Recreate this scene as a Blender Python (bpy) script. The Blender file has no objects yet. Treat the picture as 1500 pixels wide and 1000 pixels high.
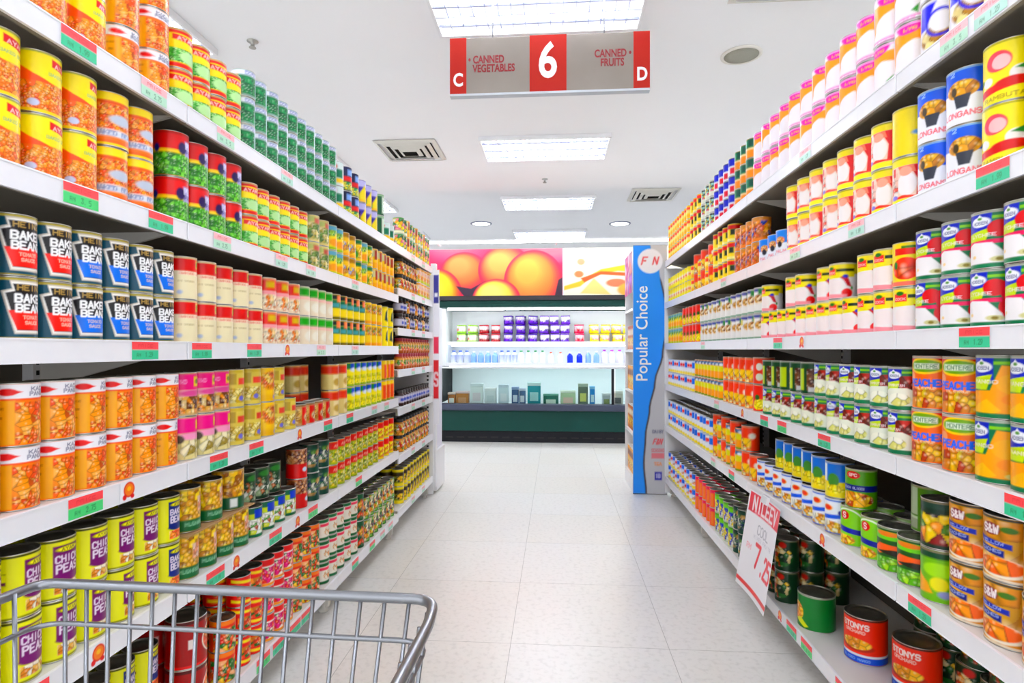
import bpy, bmesh, math, random
import numpy as np
from mathutils import Vector, Matrix
PI = math.pi
sc = bpy.context.scene
COL = sc.collection

# ------------------------------------------------------------------ camera
EYE = 1.13
YAW = math.radians(4.27)
F = 870.0
cam_d = bpy.data.cameras.new('camera'); cam = bpy.data.objects.new('camera', cam_d); COL.objects.link(cam)
cam.location = (0, 0, EYE); cam.rotation_euler = (PI/2, 0, YAW)
cam_d.sensor_width = 36; cam_d.lens = 36*F/1500; cam_d.shift_y = 0.008; cam_d.clip_start = 0.02
sc.camera = cam
# ------------------------------------------------------------------ light and exposure
w = bpy.data.worlds.new('world'); sc.world = w; w.use_nodes = True
w.node_tree.nodes['Background'].inputs[0].default_value = (0.93, 0.96, 1.0, 1)
w.node_tree.nodes['Background'].inputs[1].default_value = 2.4
sc.view_settings.view_transform = 'Standard'; sc.view_settings.look = 'None'
sc.view_settings.gamma = 1; sc.view_settings.use_curve_mapping = False
sc.view_settings.exposure = 0.04
TROFFER = 88.0       # strength of the ceiling light diffusers

def ypx(px, X):
    """depth along the aisle where a line of sight in picture column px meets the plane x = X"""
    t = (px-750)/F
    return X*(math.cos(YAW)+t*math.sin(YAW))/(t*math.cos(YAW)-math.sin(YAW))
def at_h(px, py, h):
    """point at height h (relative to the eye) on a line of sight"""
    z = -F*h/(py-512); xc = (px-750)/F*z
    return (xc*math.cos(YAW)-z*math.sin(YAW), xc*math.sin(YAW)+z*math.cos(YAW))

# ------------------------------------------------------------------ materials
def lin(c):
    if isinstance(c, str):
        c = [int(c[i:i+2], 16)/255 for i in (0, 2, 4)]
    return tuple((x/12.92 if x <= .04045 else ((x+.055)/1.055)**2.4) for x in c[:3])
MATS = {}
def mat(name, col='ffffff', rough=.5, metal=0, emis=0, alpha=1, attr=False, noise=None, spec=.5, trans=0, bump=0):
    if name in MATS: return MATS[name]
    m = bpy.data.materials.new(name); m.use_nodes = True; nt = m.node_tree; b = nt.nodes['Principled BSDF']
    c = lin(col)+(1,)
    b.inputs['Base Color'].default_value = c; b.inputs['Roughness'].default_value = rough
    b.inputs['Metallic'].default_value = metal; b.inputs['Specular IOR Level'].default_value = spec
    if attr:
        a = nt.nodes.new('ShaderNodeAttribute'); a.attribute_name = 'Col'
        nt.links.new(a.outputs['Color'], b.inputs['Base Color'])
        if emis:
            nt.links.new(a.outputs['Color'], b.inputs['Emission Color']); b.inputs['Emission Strength'].default_value = emis
    elif noise:
        sc_, c2, k = noise
        tc = nt.nodes.new('ShaderNodeTexCoord'); n = nt.nodes.new('ShaderNodeTexNoise'); r = nt.nodes.new('ShaderNodeMix'); r.data_type = 'RGBA'
        n.inputs['Scale'].default_value = sc_; n.inputs['Detail'].default_value = 5
        mm = nt.nodes.new('ShaderNodeMath'); mm.operation = 'MULTIPLY'; mm.inputs[1].default_value = k
        nt.links.new(tc.outputs['Object'], n.inputs['Vector']); nt.links.new(n.outputs[0], mm.inputs[0])
        nt.links.new(mm.outputs[0], r.inputs[0]); r.inputs[6].default_value = c; r.inputs[7].default_value = lin(c2)+(1,)
        nt.links.new(r.outputs[2], b.inputs['Base Color'])
        if bump:
            bp = nt.nodes.new('ShaderNodeBump'); bp.inputs['Strength'].default_value = bump; bp.inputs['Distance'].default_value = .002
            nt.links.new(n.outputs[0], bp.inputs['Height']); nt.links.new(bp.outputs[0], b.inputs['Normal'])
    if emis and not attr:
        b.inputs['Emission Color'].default_value = c; b.inputs['Emission Strength'].default_value = emis
    if trans: b.inputs['Transmission Weight'].default_value = trans; b.inputs['IOR'].default_value = 1.05
    MATS[name] = m; return m
PRINT = mat('printed_paper', attr=True, rough=.33, spec=.32)
MATTE = mat('printed_board', attr=True, rough=.55)
TIN = mat('tin_plate', 'c9c7c0', .3, .9, noise=(60, 'a09c92', .5))
LIDM = mat('tin_lid', '8f8c82', .34, .85, noise=(90, '6c6a60', .6))
WHITE = mat('white_enamel', 'f1f1f2', .38, noise=(7, 'e6e6ea', .5))
RAILM = mat('white_rail_plastic', 'f3f3f6', .3, noise=(25, 'e4e4ec', .5))
DECKM = mat('shelf_deck_enamel', 'e6e4e0', .5, noise=(9, 'd8d5cf', .6))
PANELM = mat('back_panel_shaded', '625b50', .6, noise=(5, '575045', .6))  # darkened colour carries the shade in the gaps behind the goods
DARK = mat('dark_slot', '15130f', .7, noise=(30, '0c0b09', .5))
ZINC = mat('zinc_wire', '8f9196', .3, .9, noise=(6, '82858b', .5))

# ------------------------------------------------------------------ mesh helpers
def link(name, me, parent=None, loc=None, rz=0):
    o = bpy.data.objects.new(name, me); COL.objects.link(o)
    if parent: o.parent = parent
    if loc is not None: o.location = loc
    if rz: o.rotation_euler = (0, 0, rz)
    return o
def tag(o, label=None, cat=None, group=None, kind=None):
    if label: o['label'] = label
    if cat: o['category'] = cat
    if group: o['group'] = group
    if kind: o['kind'] = kind
    return o
class MB:
    """collects simple solids, then links them as one mesh object"""
    def __init__(s): s.v = []; s.f = []; s.mi = []; s.sm = []
    def add(s, v, f, mi=0, smooth=False):
        n = len(s.v); s.v += [tuple(p) for p in v]; s.f += [tuple(i+n for i in q) for q in f]; s.mi += [mi]*len(f); s.sm += [smooth]*len(f)
        return s
    def box(s, x0, x1, y0, y1, z0, z1, mi=0, bev=0):
        if x0 > x1: x0, x1 = x1, x0
        if y0 > y1: y0, y1 = y1, y0
        if bev:
            bm = bmesh.new(); bmesh.ops.create_cube(bm, size=1)
            for v in bm.verts: v.co = ((x0+x1)/2+v.co.x*(x1-x0), (y0+y1)/2+v.co.y*(y1-y0), (z0+z1)/2+v.co.z*(z1-z0))
            bmesh.ops.bevel(bm, geom=bm.edges[:], offset=bev, segments=2, affect='EDGES', profile=.5)
            bm.verts.ensure_lookup_table()
            s.add([v.co[:] for v in bm.verts], [[v.index for v in f.verts] for f in bm.faces], mi); bm.free(); return s
        v = [(x, y, z) for x in (x0, x1) for y in (y0, y1) for z in (z0, z1)]
        return s.add(v, [(0, 1, 3, 2), (4, 6, 7, 5), (0, 4, 5, 1), (2, 3, 7, 6), (0, 2, 6, 4), (1, 5, 7, 3)], mi)
    def lathe(s, prof, n=24, mi=0, c=(0, 0, 0), cap0=False, cap1=False, smooth=True):
        v = []; f = []
        for r, z in prof:
            v += [(c[0]+r*math.cos(2*PI*k/n), c[1]+r*math.sin(2*PI*k/n), c[2]+z) for k in range(n)]
        for i in range(len(prof)-1):
            for k in range(n):
                a = i*n+k; b = i*n+(k+1) % n
                f.append((a, b, b+n, a+n))
        s.add(v, f, mi, smooth)
        if cap0: s.f.append(tuple(len(s.v)-len(v)+k for k in range(n))[::-1]); s.mi.append(mi); s.sm.append(False)
        if cap1: s.f.append(tuple(len(s.v)-n+k for k in range(n))); s.mi.append(mi); s.sm.append(False)
        return s
    def tube(s, pts, r, n=8, mi=0):
        pts = [Vector(p) for p in pts]; v = []; f = []
        up = Vector((0, 0, 1))
        for i, p in enumerate(pts):
            d = (pts[min(i+1, len(pts)-1)]-pts[max(i-1, 0)]).normalized()
            a = d.cross(up)
            if a.length < .05: a = d.cross(Vector((1, 0, 0)))
            a.normalize(); b = a.cross(d).normalized()
            v += [p+a*(r*math.cos(2*PI*k/n))+b*(r*math.sin(2*PI*k/n)) for k in range(n)]
        for i in range(len(pts)-1):
            for k in range(n):
                q = i*n+k; q2 = i*n+(k+1) % n
                f.append((q, q2, q2+n, q+n))
        f.append(tuple(range(n))[::-1]); f.append(tuple(range((len(pts)-1)*n, len(pts)*n)))
        return s.add(v, f, mi, True)
    def mesh(s, name, mats):
        me = bpy.data.meshes.new(name); me.from_pydata(s.v, [], s.f)
        for m in (mats if isinstance(mats, (list, tuple)) else [mats]): me.materials.append(m)
        me.polygons.foreach_set('material_index', s.mi); me.polygons.foreach_set('use_smooth', s.sm); me.update(); return me
    def build(s, name, mats, parent=None, loc=None, rz=0): return link(name, s.mesh(name, mats), parent, loc, rz)
def fillet(pts, r, n=5):
    """round the inner corners of a polyline"""
    P = [Vector(p) for p in pts]; out = [P[0]]
    for i in range(1, len(P)-1):
        a = (P[i-1]-P[i]); b = (P[i+1]-P[i]); rr = min(r, a.length*.45, b.length*.45)
        A = P[i]+a.normalized()*rr; B = P[i]+b.normalized()*rr
        for k in range(n+1):
            t = k/n; out.append(A*(1-t)**2+P[i]*2*t*(1-t)+B*t*t)
    out.append(P[-1]); return out

# ------------------------------------------------------------------ drawing print on surfaces (colour per vertex of a fine grid)
GL = {'A':'0 0 2 6 4 0|1 2 3 2','B':'0 0 0 6 3 6 4 5 4 4 3 3 0 3|3 3 4 2 4 1 3 0 0 0','C':'4 5 3 6 1 6 0 5 0 1 1 0 3 0 4 1','D':'0 0 0 6 2.5 6 4 4.5 4 1.5 2.5 0 0 0',
'E':'4 6 0 6 0 0 4 0|0 3 3 3','F':'4 6 0 6 0 0|0 3 3 3','G':'4 5 3 6 1 6 0 5 0 1 1 0 3 0 4 1 4 3 2.5 3','H':'0 0 0 6|4 0 4 6|0 3 4 3','I':'2 0 2 6','J':'3 6 3 1 2 0 1 0 0 1',
'K':'0 0 0 6|4 6 0 2.5|1.3 3.6 4 0','L':'0 6 0 0 4 0','M':'0 0 0 6 2 2.5 4 6 4 0','N':'0 0 0 6 4 0 4 6','O':'1 0 0 1 0 5 1 6 3 6 4 5 4 1 3 0 1 0','P':'0 0 0 6 3 6 4 5 4 4 3 3 0 3',
'Q':'1 0 0 1 0 5 1 6 3 6 4 5 4 1 3 0 1 0|2.5 1.5 4 0','R':'0 0 0 6 3 6 4 5 4 4 3 3 0 3|2 3 4 0','S':'4 5 3 6 1 6 0 5 0 4 1 3 3 3 4 2 4 1 3 0 1 0 0 1','T':'0 6 4 6|2 6 2 0',
'U':'0 6 0 1 1 0 3 0 4 1 4 6','V':'0 6 2 0 4 6','W':'0 6 1 0 2 4 3 0 4 6','X':'0 0 4 6|0 6 4 0','Y':'0 6 2 3 4 6|2 3 2 0','Z':'0 6 4 6 0 0 4 0','&':'4 0 .8 4.8 1.5 6 2.8 5 .3 2 1 0 2.5 0 4 2',
'0':'1 0 0 1 0 5 1 6 3 6 4 5 4 1 3 0 1 0','1':'1 5 2 6 2 0','2':'0 5 1 6 3 6 4 5 4 4 0 0 4 0','3':'0 6 4 6 2 3.5 4 2 4 1 3 0 1 0 0 1','5':'4 6 0 6 0 3.5 3 3.5 4 2.5 4 1 3 0 0 0',
'6':'3.5 6 1 5 0 3 0 1 1 0 3 0 4 1 4 2.5 3 3.5 0 3','7':'0 6 4 6 1.5 0','9':'.5 0 3 1 4 3 4 5 3 6 1 6 0 5 0 3.5 1 2.5 4 3','.':'2 0 2 .4',' ':''}
class Art:
    def __init__(s, x, y, px):
        s.x = x; s.y = y; s.px = px; s.c = np.ones((len(x), 3))
    def mix(s, a, col):
        a = np.clip(a, 0, 1)[:, None]; s.c = s.c*(1-a)+np.array(lin(col))*a
    def cov(s, d): return .5-d/s.px       # coverage from signed distance
    def run(s, ops):
        for o in ops: getattr(s, o[0])(*o[1:])
        m = s.c.mean(1, keepdims=True); s.c = np.clip(m+(s.c-m)*1.16, 0, 1)**1.12     # fully saturated print inks
        return s.c
    def f(s, col): s.mix(np.ones_like(s.x), col)
    def b(s, y0, y1, col): s.mix(s.cov(np.maximum(y0-s.y, s.y-y1)), col)
    def r(s, x0, x1, y0, y1, col): s.mix(s.cov(np.maximum(np.maximum(x0-s.x, s.x-x1), np.maximum(y0-s.y, s.y-y1))), col)
    def _e(s, cx, cy, rx, ry): return (np.hypot((s.x-cx)/rx, (s.y-cy)/ry)-1)*min(rx, ry)
    def e(s, cx, cy, rx, ry, col): s.mix(s.cov(s._e(cx, cy, rx, ry)), col)
    def arc(s, cx, cy, rx, ry, w, col): s.mix(s.cov(np.abs(s._e(cx, cy, rx, ry))-w/2), col)
    def _vor(s, x0, x1, y0, y1, size, cols, seed=1):
        rg = np.random.RandomState(seed)
        n = max(4, int((x1-x0)*(y1-y0)/size**2)); n = min(n, 260)
        P = np.c_[rg.uniform(x0, x1, n), rg.uniform(y0, y1, n)]
        D = np.hypot(s.x[:, None]-P[None, :, 0], s.y[:, None]-P[None, :, 1]); i = np.argsort(D, axis=1)[:, :2]
        d1 = np.take_along_axis(D, i[:, :1], 1)[:, 0]; d2 = np.take_along_axis(D, i[:, 1:2], 1)[:, 0]
        C = np.array([lin(c) for c in cols]); k = rg.randint(0, len(cols), n)
        c = C[k[i[:, 0]]]
        edge = np.clip((d2-d1)/size*3.5, 0, 1)[:, None]     # printed outline between the pieces
        gl = np.clip(1-d1/size*3, 0, 1)[:, None]
        return c*(.55+.45*edge)*(1-gl*.35)+gl*.35*np.array((1, .98, .9))
    def v(s, x0, x1, y0, y1, size, cols, seed=1):
        c = s._vor(x0, x1, y0, y1, size, cols, seed)
        a = np.clip(s.cov(np.maximum(np.maximum(x0-s.x, s.x-x1), np.maximum(y0-s.y, s.y-y1))), 0, 1)[:, None]
        s.c = s.c*(1-a)+c*a
    def ve(s, cx, cy, rx, ry, size, cols, seed=1):
        c = s._vor(cx-rx, cx+rx, cy-ry, cy+ry, size, cols, seed); a = np.clip(s.cov(s._e(cx, cy, rx, ry)), 0, 1)[:, None]
        s.c = s.c*(1-a)+c*a
    def p(s, pts, col):
        d = np.full(len(s.x), 1e9); ins = np.zeros(len(s.x), bool); n = len(pts)
        for i in range(n):
            (x0, y0), (x1, y1) = pts[i], pts[(i+1) % n]
            t = np.clip(((s.x-x0)*(x1-x0)+(s.y-y0)*(y1-y0))/((x1-x0)**2+(y1-y0)**2+1e-12), 0, 1)
            d = np.minimum(d, np.hypot(s.x-x0-t*(x1-x0), s.y-y0-t*(y1-y0)))
            if y0 != y1:
                ins ^= ((y0 > s.y) != (y1 > s.y)) & (s.x < (x1-x0)*(s.y-y0)/(y1-y0)+x0)
        s.mix(s.cov(np.where(ins, -d, d)), col)
    def t(s, txt, cx, cy, w, h, col, bold=.15, slant=0):
        """text in a box of width w and height h, strokes as thick as bold*h"""
        n = len(txt); adv = w/n; gw = adv*.72; d = np.full(len(s.x), 1e9)
        yy = s.y; xx = s.x-slant*(s.y-cy)
        near = (np.abs(xx-cx) < w/2+h*.3) & (np.abs(yy-cy) < h*.9)
        if not near.any(): return
        X = xx[near]; Y = yy[near]; dd = np.full(len(X), 1e9)
        for k, ch in enumerate(txt):
            ox = cx-w/2+adv*(k+.14)
            for st in GL.get(ch, '').split('|'):
                q = [float(a) for a in st.split()]
                pts = [(ox+q[i]/4*gw, cy-h/2+q[i+1]/6*h) for i in range(0, len(q), 2)]
                for (x0, y0), (x1, y1) in zip(pts, pts[1:]):
                    t = np.clip(((X-x0)*(x1-x0)+(Y-y0)*(y1-y0))/((x1-x0)**2+(y1-y0)**2+1e-12), 0, 1)
                    dd = np.minimum(dd, np.hypot(X-x0-t*(x1-x0), Y-y0-t*(y1-y0)))
        d[near] = dd; s.mix(s.cov(d-bold*h/2), col)
def paint(me, idx, cols, n):
    a = me.color_attributes.new('Col', 'FLOAT_COLOR', 'POINT'); buf = np.ones((n, 4)); buf[idx, :3] = cols
    a.data.foreach_set('color', buf.ravel())
def panel_mesh(name, w, h, nx, ny, ops, th=.002, unit=1.0, m=None, bend=None):
    """flat printed panel in the local xz plane, centred, facing -y, thickness th; drawing units are metres*unit"""
    xs = np.linspace(-w/2, w/2, nx+1); zs = np.linspace(-h/2, h/2, ny+1)
    X, Z = np.meshgrid(xs, zs); X = X.ravel(); Z = Z.ravel(); n = len(X)
    c = Art(X*unit, Z*unit, unit*max(w/nx, h/ny)*1.2).run(ops)
    Yb = bend(X, Z) if bend else np.zeros(n)
    v = list(zip(X, Yb, Z)); W = nx+1
    f = [(j*W+i, j*W+i+1, (j+1)*W+i+1, (j+1)*W+i) for j in range(ny) for i in range(nx)]
    v += list(zip(X, Yb+th, Z)); f += [tuple(q+n for q in reversed(p)) for p in f[:nx*ny]] if bend else [(n, n+ny*W, n+ny*W+nx, n+nx)]
    ring = [i for i in range(W)]+[j*W+nx for j in range(1, ny+1)]+[ny*W+i for i in range(nx-1, -1, -1)]+[j*W for j in range(ny-1, 0, -1)]
    if bend: f += [(ring[(k+1) % len(ring)], ring[k], ring[k]+n, ring[(k+1) % len(ring)]+n) for k in range(len(ring))]
    else:
        q = [0, nx, ny*W+nx, ny*W]
        f += [(q[(k+1) % 4], q[k], q[k]+n, q[(k+1) % 4]+n) for k in range(4)]
    me = bpy.data.meshes.new(name); me.from_pydata(v, [], f); me.materials.append(m or MATTE); me.update()
    paint(me, np.arange(n), c, 2*n); return me
def text_obj(name, txt, size, parent, loc, rot, material, depth=.001, bold=0, xs=1, align='CENTER', shear=0):
    cu = bpy.data.curves.new(name, 'FONT'); cu.body = txt; cu.size = size; cu.extrude = depth; cu.offset = bold; cu.align_x = align; cu.align_y = 'CENTER'; cu.shear = shear; cu.resolution_u = 4
    t = bpy.data.objects.new(name, cu); COL.objects.link(t); dg = bpy.context.evaluated_depsgraph_get(); dg.update()
    me = bpy.data.meshes.new_from_object(t.evaluated_get(dg)); bpy.data.objects.remove(t)
    me.materials.clear(); me.materials.append(material)
    for v in me.vertices: v.co.x *= xs
    o = link(name, me, parent, loc); o.rotation_euler = rot; return o
# ------------------------------------------------------------------ the room
FLOOR_Z = 0.0; CEIL = 3.13
def plane(name, m, x0, x1, y0, y1, z0, z1):
    o = MB().box(x0, x1, y0, y1, z0, z1).build(name, m); o['kind'] = 'structure'; return o
def floor_material():
    m = bpy.data.materials.new('vinyl_tile'); m.use_nodes = True; nt = m.node_tree; b = nt.nodes['Principled BSDF']; N = nt.nodes.new; L = nt.links.new
    tc = N('ShaderNodeTexCoord'); mp = N('ShaderNodeMapping'); mp.inputs['Location'].default_value = (.175, -2.28, 0)
    L(tc.outputs['Object'], mp.inputs[0])
    br = N('ShaderNodeTexBrick'); br.offset = 0; br.inputs['Scale'].default_value = 1; br.inputs['Brick Width'].default_value = .6; br.inputs['Row Height'].default_value = .6
    br.inputs['Mortar Size'].default_value = .0012; br.inputs['Mortar Smooth'].default_value = .3
    br.inputs['Color1'].default_value = lin('f0eee9')+(1,); br.inputs['Color2'].default_value = lin('efebe2')+(1,); br.inputs['Mortar'].default_value = lin('b4b1a9')+(1,)
    L(mp.outputs[0], br.inputs['Vector'])
    n = N('ShaderNodeTexNoise'); n.inputs['Scale'].default_value = 45; n.inputs['Detail'].default_value = 4; L(tc.outputs['Object'], n.inputs[0])
    r = N('ShaderNodeValToRGB'); r.color_ramp.elements[0].position = .3; r.color_ramp.elements[0].color = (.86, .86, .85, 1); r.color_ramp.elements[1].position = .5; r.color_ramp.elements[1].color = (1, 1, 1, 1)
    L(n.outputs[0], r.inputs[0])
    mx = N('ShaderNodeMix'); mx.data_type = 'RGBA'; mx.blend_type = 'MULTIPLY'; mx.inputs[0].default_value = .8
    L(br.outputs[0], mx.inputs[6]); L(r.outputs[0], mx.inputs[7]); L(mx.outputs[2], b.inputs['Base Color'])
    b.inputs['Roughness'].default_value = .28; b.inputs['Specular IOR Level'].default_value = .5
    return m
plane('floor', floor_material(), -7.5, 7.5, -3, 11, -.1, 0)
plane('ceiling', mat('ceiling_paint', 'f7f7f8', .85, noise=(3, 'f2f2f3', .5)), -7.5, 7.5, -3, 11, CEIL, CEIL+.1)
wallm = mat('wall_paint', 'f6f6f6', .8, noise=(2, 'f0f0f0', .5))
plane('wall_back', wallm, -7.5, 7.5, 10.9, 11, 0, CEIL)
plane('wall_left', wallm, -7.5, -7.4, -3, 10.9, 0, CEIL)
plane('wall_right', wallm, 7.4, 7.5, -3, 10.9, 0, CEIL)
for nm, x0, x1, y0, y1 in (('baseboard_back', -7.4, 7.4, 10.88, 10.9), ('baseboard_left', -7.4, -7.38, -3, 10.88), ('baseboard_right', 7.38, 7.4, -3, 10.88)):
    plane(nm, mat('baseboard_vinyl', '8c8c8c', .6, noise=(8, '808080', .5)), x0, x1, y0, y1, 0, .1)

# ceiling lights: recessed troffers with a louvre
GLOW = mat('fluorescent_glow', 'eef4ff', .5, emis=TROFFER)
LOUV = mat('louvre_white', '8a8da2', .4, noise=(20, '7f8298', .5))
fr = MB(); W2, D2 = .6, .3; FH = .044
for x0, x1, y0, y1 in ((-W2-.02, W2+.02, -D2-.02, -D2), (-W2-.02, W2+.02, D2, D2+.02), (-W2-.02, -W2, -D2, D2), (W2, W2+.02, -D2, D2)): fr.box(x0, x1, y0, y1, -FH, -.001)
fr.box(-W2, W2, -D2, D2, -.006, -.001)
lv = MB()
for k in range(1, 16): lv.box(-W2+k*.075-.002, -W2+k*.075+.002, -D2, D2, -FH+.004, -FH+.018)
for k in range(1, 6): lv.box(-W2, W2, -D2+k*.1-.004, -D2+k*.1+.004, -FH+.003, -FH+.019)
dm = MB()
for k in (-1, 0, 1): dm.tube([(-W2+.03, k*.2+.05*(k == 9), -.014), (W2-.03, k*.2, -.014)], .009, 8)
dm = dm.mesh('fluorescent_tube', GLOW); frm = fr.mesh('housing', WHITE); lvm = lv.mesh('louvre', LOUV)
place = {(-.11, 3.37): 'louvred ceiling light directly above the hanging aisle sign', (-.11, 5.85): 'louvred ceiling light in the middle distance beyond the hanging sign',
         (-.11, 8.03): 'farthest visible louvred ceiling light, near the fruit mural', (-2.87, 3.48): 'louvred ceiling light above the left shelving, top left corner', (-2.87, 6.0): 'louvred ceiling light half hidden behind cans atop the left shelving'}
for cx in (-5.6, -2.87, -.11, 2.65, 5.4):
    for cy in (-1.4, 1.0, 3.37, 5.85, 8.03, 10.2):
        y = cy
        if cx == -2.87: y = {3.37: 3.48, 5.85: 6.0}.get(cy, cy)
        o = bpy.data.objects.new('ceiling_light', None); COL.objects.link(o); o.location = (cx, y, CEIL)
        lb = place.get((cx, y)) or 'louvred white ceiling light %s, %s' % ({-5.6: 'over the far left of the shop', -2.87: 'over the aisle to the left', -.11: 'over this aisle', 2.65: 'over the aisle to the right', 5.4: 'over the far right of the shop'}[cx],
             {-1.4: 'behind the trolley', 1.0: 'overhead near the trolley', 3.37: 'level with the sign', 5.85: 'beyond the sign', 8.03: 'above the chiller', 10.2: 'at the back wall'}[cy])
        tag(o, lb, 'ceiling light', 'louvred ceiling lights')
        link('fluorescent_tube', dm, o); link('housing', frm, o); link('louvre', lvm, o)

# ceiling air diffusers
VENTM = mat('vent_enamel', 'd9d6cc', .5, noise=(12, 'cfcbc0', .5))
def vent(cx, cy, label):
    o = bpy.data.objects.new('air_vent', None); COL.objects.link(o); o.location = (cx, cy, CEIL); tag(o, label, 'air vent', 'square ceiling air vents')
    MB().box(-.24, .24, -.24, .24, -.004, -.001).build('duct_opening', DARK, o)
    b = MB()
    for k, q in enumerate((.30, .235, .17, .105)):
        q2 = q-.034; z0, z1 = -.012-.006*k, -.004
        # four sloping louvre strips forming one square ring
        c = [(-1, -1), (1, -1), (1, 1), (-1, 1)]
        v = [(a*q, d*q, z0) for a, d in c]+[(a*q2, d*q2, z0-.016) for a, d in c]+[(a*q, d*q, z0+.004) for a, d in c]+[(a*q2, d*q2, z0-.012) for a, d in c]
        f = []
        for i in range(4):
            j = (i+1) % 4; f += [(i, 4+i, 4+j, j), (8+i, 8+j, 12+j, 12+i), (i, j, 8+j, 8+i), (4+i, 12+i, 12+j, 4+j)]
        b.add(v, f)
    b.build('louvre', VENTM, o)
vent(-1.45, 5.85, 'square ceiling air vent above the left shelving, mid distance')
vent(1.24, 7.75, 'small far square ceiling air vent near the right shelving')
vent(1.28, 3.2, 'square ceiling air vent at the top edge, nearest the viewer')
o = bpy.data.objects.new('ceiling_speaker', None); COL.objects.link(o); o.location = (*at_h(1086, 80, CEIL-EYE), CEIL); tag(o, 'round beige ceiling speaker above the right shelving', 'speaker')
MB().lathe([(.135, -.001), (.135, -.006), (.115, -.012), (.112, -.008)], 40).build('bezel', mat('speaker_bezel', 'e6e3da', .5, noise=(9, 'dedad0', .4)), o)
MB().lathe([(.112, -.004), (.112, -.008), (.06, -.012), (.001, -.013)], 40).build('grille', mat('speaker_mesh', 'a5a496', .7, noise=(160, '8d8c7e', 1)), o)
def sprinkler(px, py, label):
    x, y = at_h(px, py, CEIL-EYE)
    o = MB().lathe([(.035, -.001), (.035, -.006), (.012, -.01), (.012, -.04), (.022, -.042), (.022, -.046), (.001, -.047)], 16, c=(0, 0, 0)).build('sprinkler_head', mat('sprinkler_metal', 'b8b6b0', .4, .6, noise=(40, 'a5a29a', .5)), None, (x, y, CEIL))
    tag(o, label, 'sprinkler')
sprinkler(798, 262, 'tiny ceiling sprinkler head between the two far ceiling lights')
sprinkler(370, 60, 'tiny ceiling sprinkler head above the left shelving')
for px, lb in ((705, 'round flush downlight left of the far ceiling light'), (908, 'round flush downlight right of the far ceiling light')):
    x, y = at_h(px, 327, CEIL-EYE)
    o = bpy.data.objects.new('downlight', None); COL.objects.link(o); o.location = (x, y, CEIL); tag(o, lb, 'downlight', 'round downlights near the back wall')
    MB().lathe([(.17, -.001), (.17, -.01), (.14, -.014), (.138, -.008)], 32).build('bezel', LOUV, o)
    MB().lathe([(.138, -.004), (.138, -.009), (.001, -.01)], 32).build('lens', mat('downlight_lens', 'ffffff', .4, emis=9), o)

# ------------------------------------------------------------------ shelving
A_L, A_R = -.945, .84
UNDER = mat('shelf_underside_shade', '8f877a', .6, noise=(9, '857d70', .6))  # white steel painted darker: the shade below each shelf is in this colour
LV_L = [1.755, 1.455, 1.148, .838, .522, .145]      # deck heights, top shelf first
LV_L7 = [1.755, 1.500, 1.260, 1.007, .775, .485, .160]
LV_R = [1.810, 1.490, 1.175, .863, .549, .150]
DEP = .43
tag_ops = lambda n: [('f', 'f6f6f6'), ('b', .002, .03, 'fa6468'), ('b', -.03, .002, '5fd183' if n % 3 else '52c79a'), ('t', 'RM', -.022, -.010, .014, .007, '2d7a4a', .12), ('t', ('1.29', '2.75', '3.45', '1.99')[n % 4], .012, -.009, .026, .010, '2d7a4a', .13), ('t', 'PRICE', 0, .011, .05, .006, 'd9484e', .12)]
TAGS = [panel_mesh('price_tag', .088, .040, 44, 20, tag_ops(n), .0006, m=PRINT) for n in range(4)]
PALE = [panel_mesh('price_tag', .088, .040, 44, 20, [(q[0],)+tuple({'fa6468': 'f6c3c6', '5fd183': 'c2e6cf', '52c79a': 'bfe4d6'}.get(a_, a_) for a_ in q[1:]) for q in tag_ops(n)], .0006, m=PRINT) for n in range(4)]  # washed-out copies of the tags, with glare put into the print colours
STK = panel_mesh('promo_sticker', .05, .042, 34, 28, [('f', 'f2f2f6'), ('e', .002, .003, .014, .014, 'f08a28'), ('arc', .002, .003, .015, .015, .004, 'e0523a'), ('e', -.012, -.012, .006, .006, 'd8353a'), ('e', .012, -.013, .006, .005, 'd8353a'), ('e', .002, .005, .006, .005, 'f7c24a')], .0006, m=PRINT)
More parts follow.
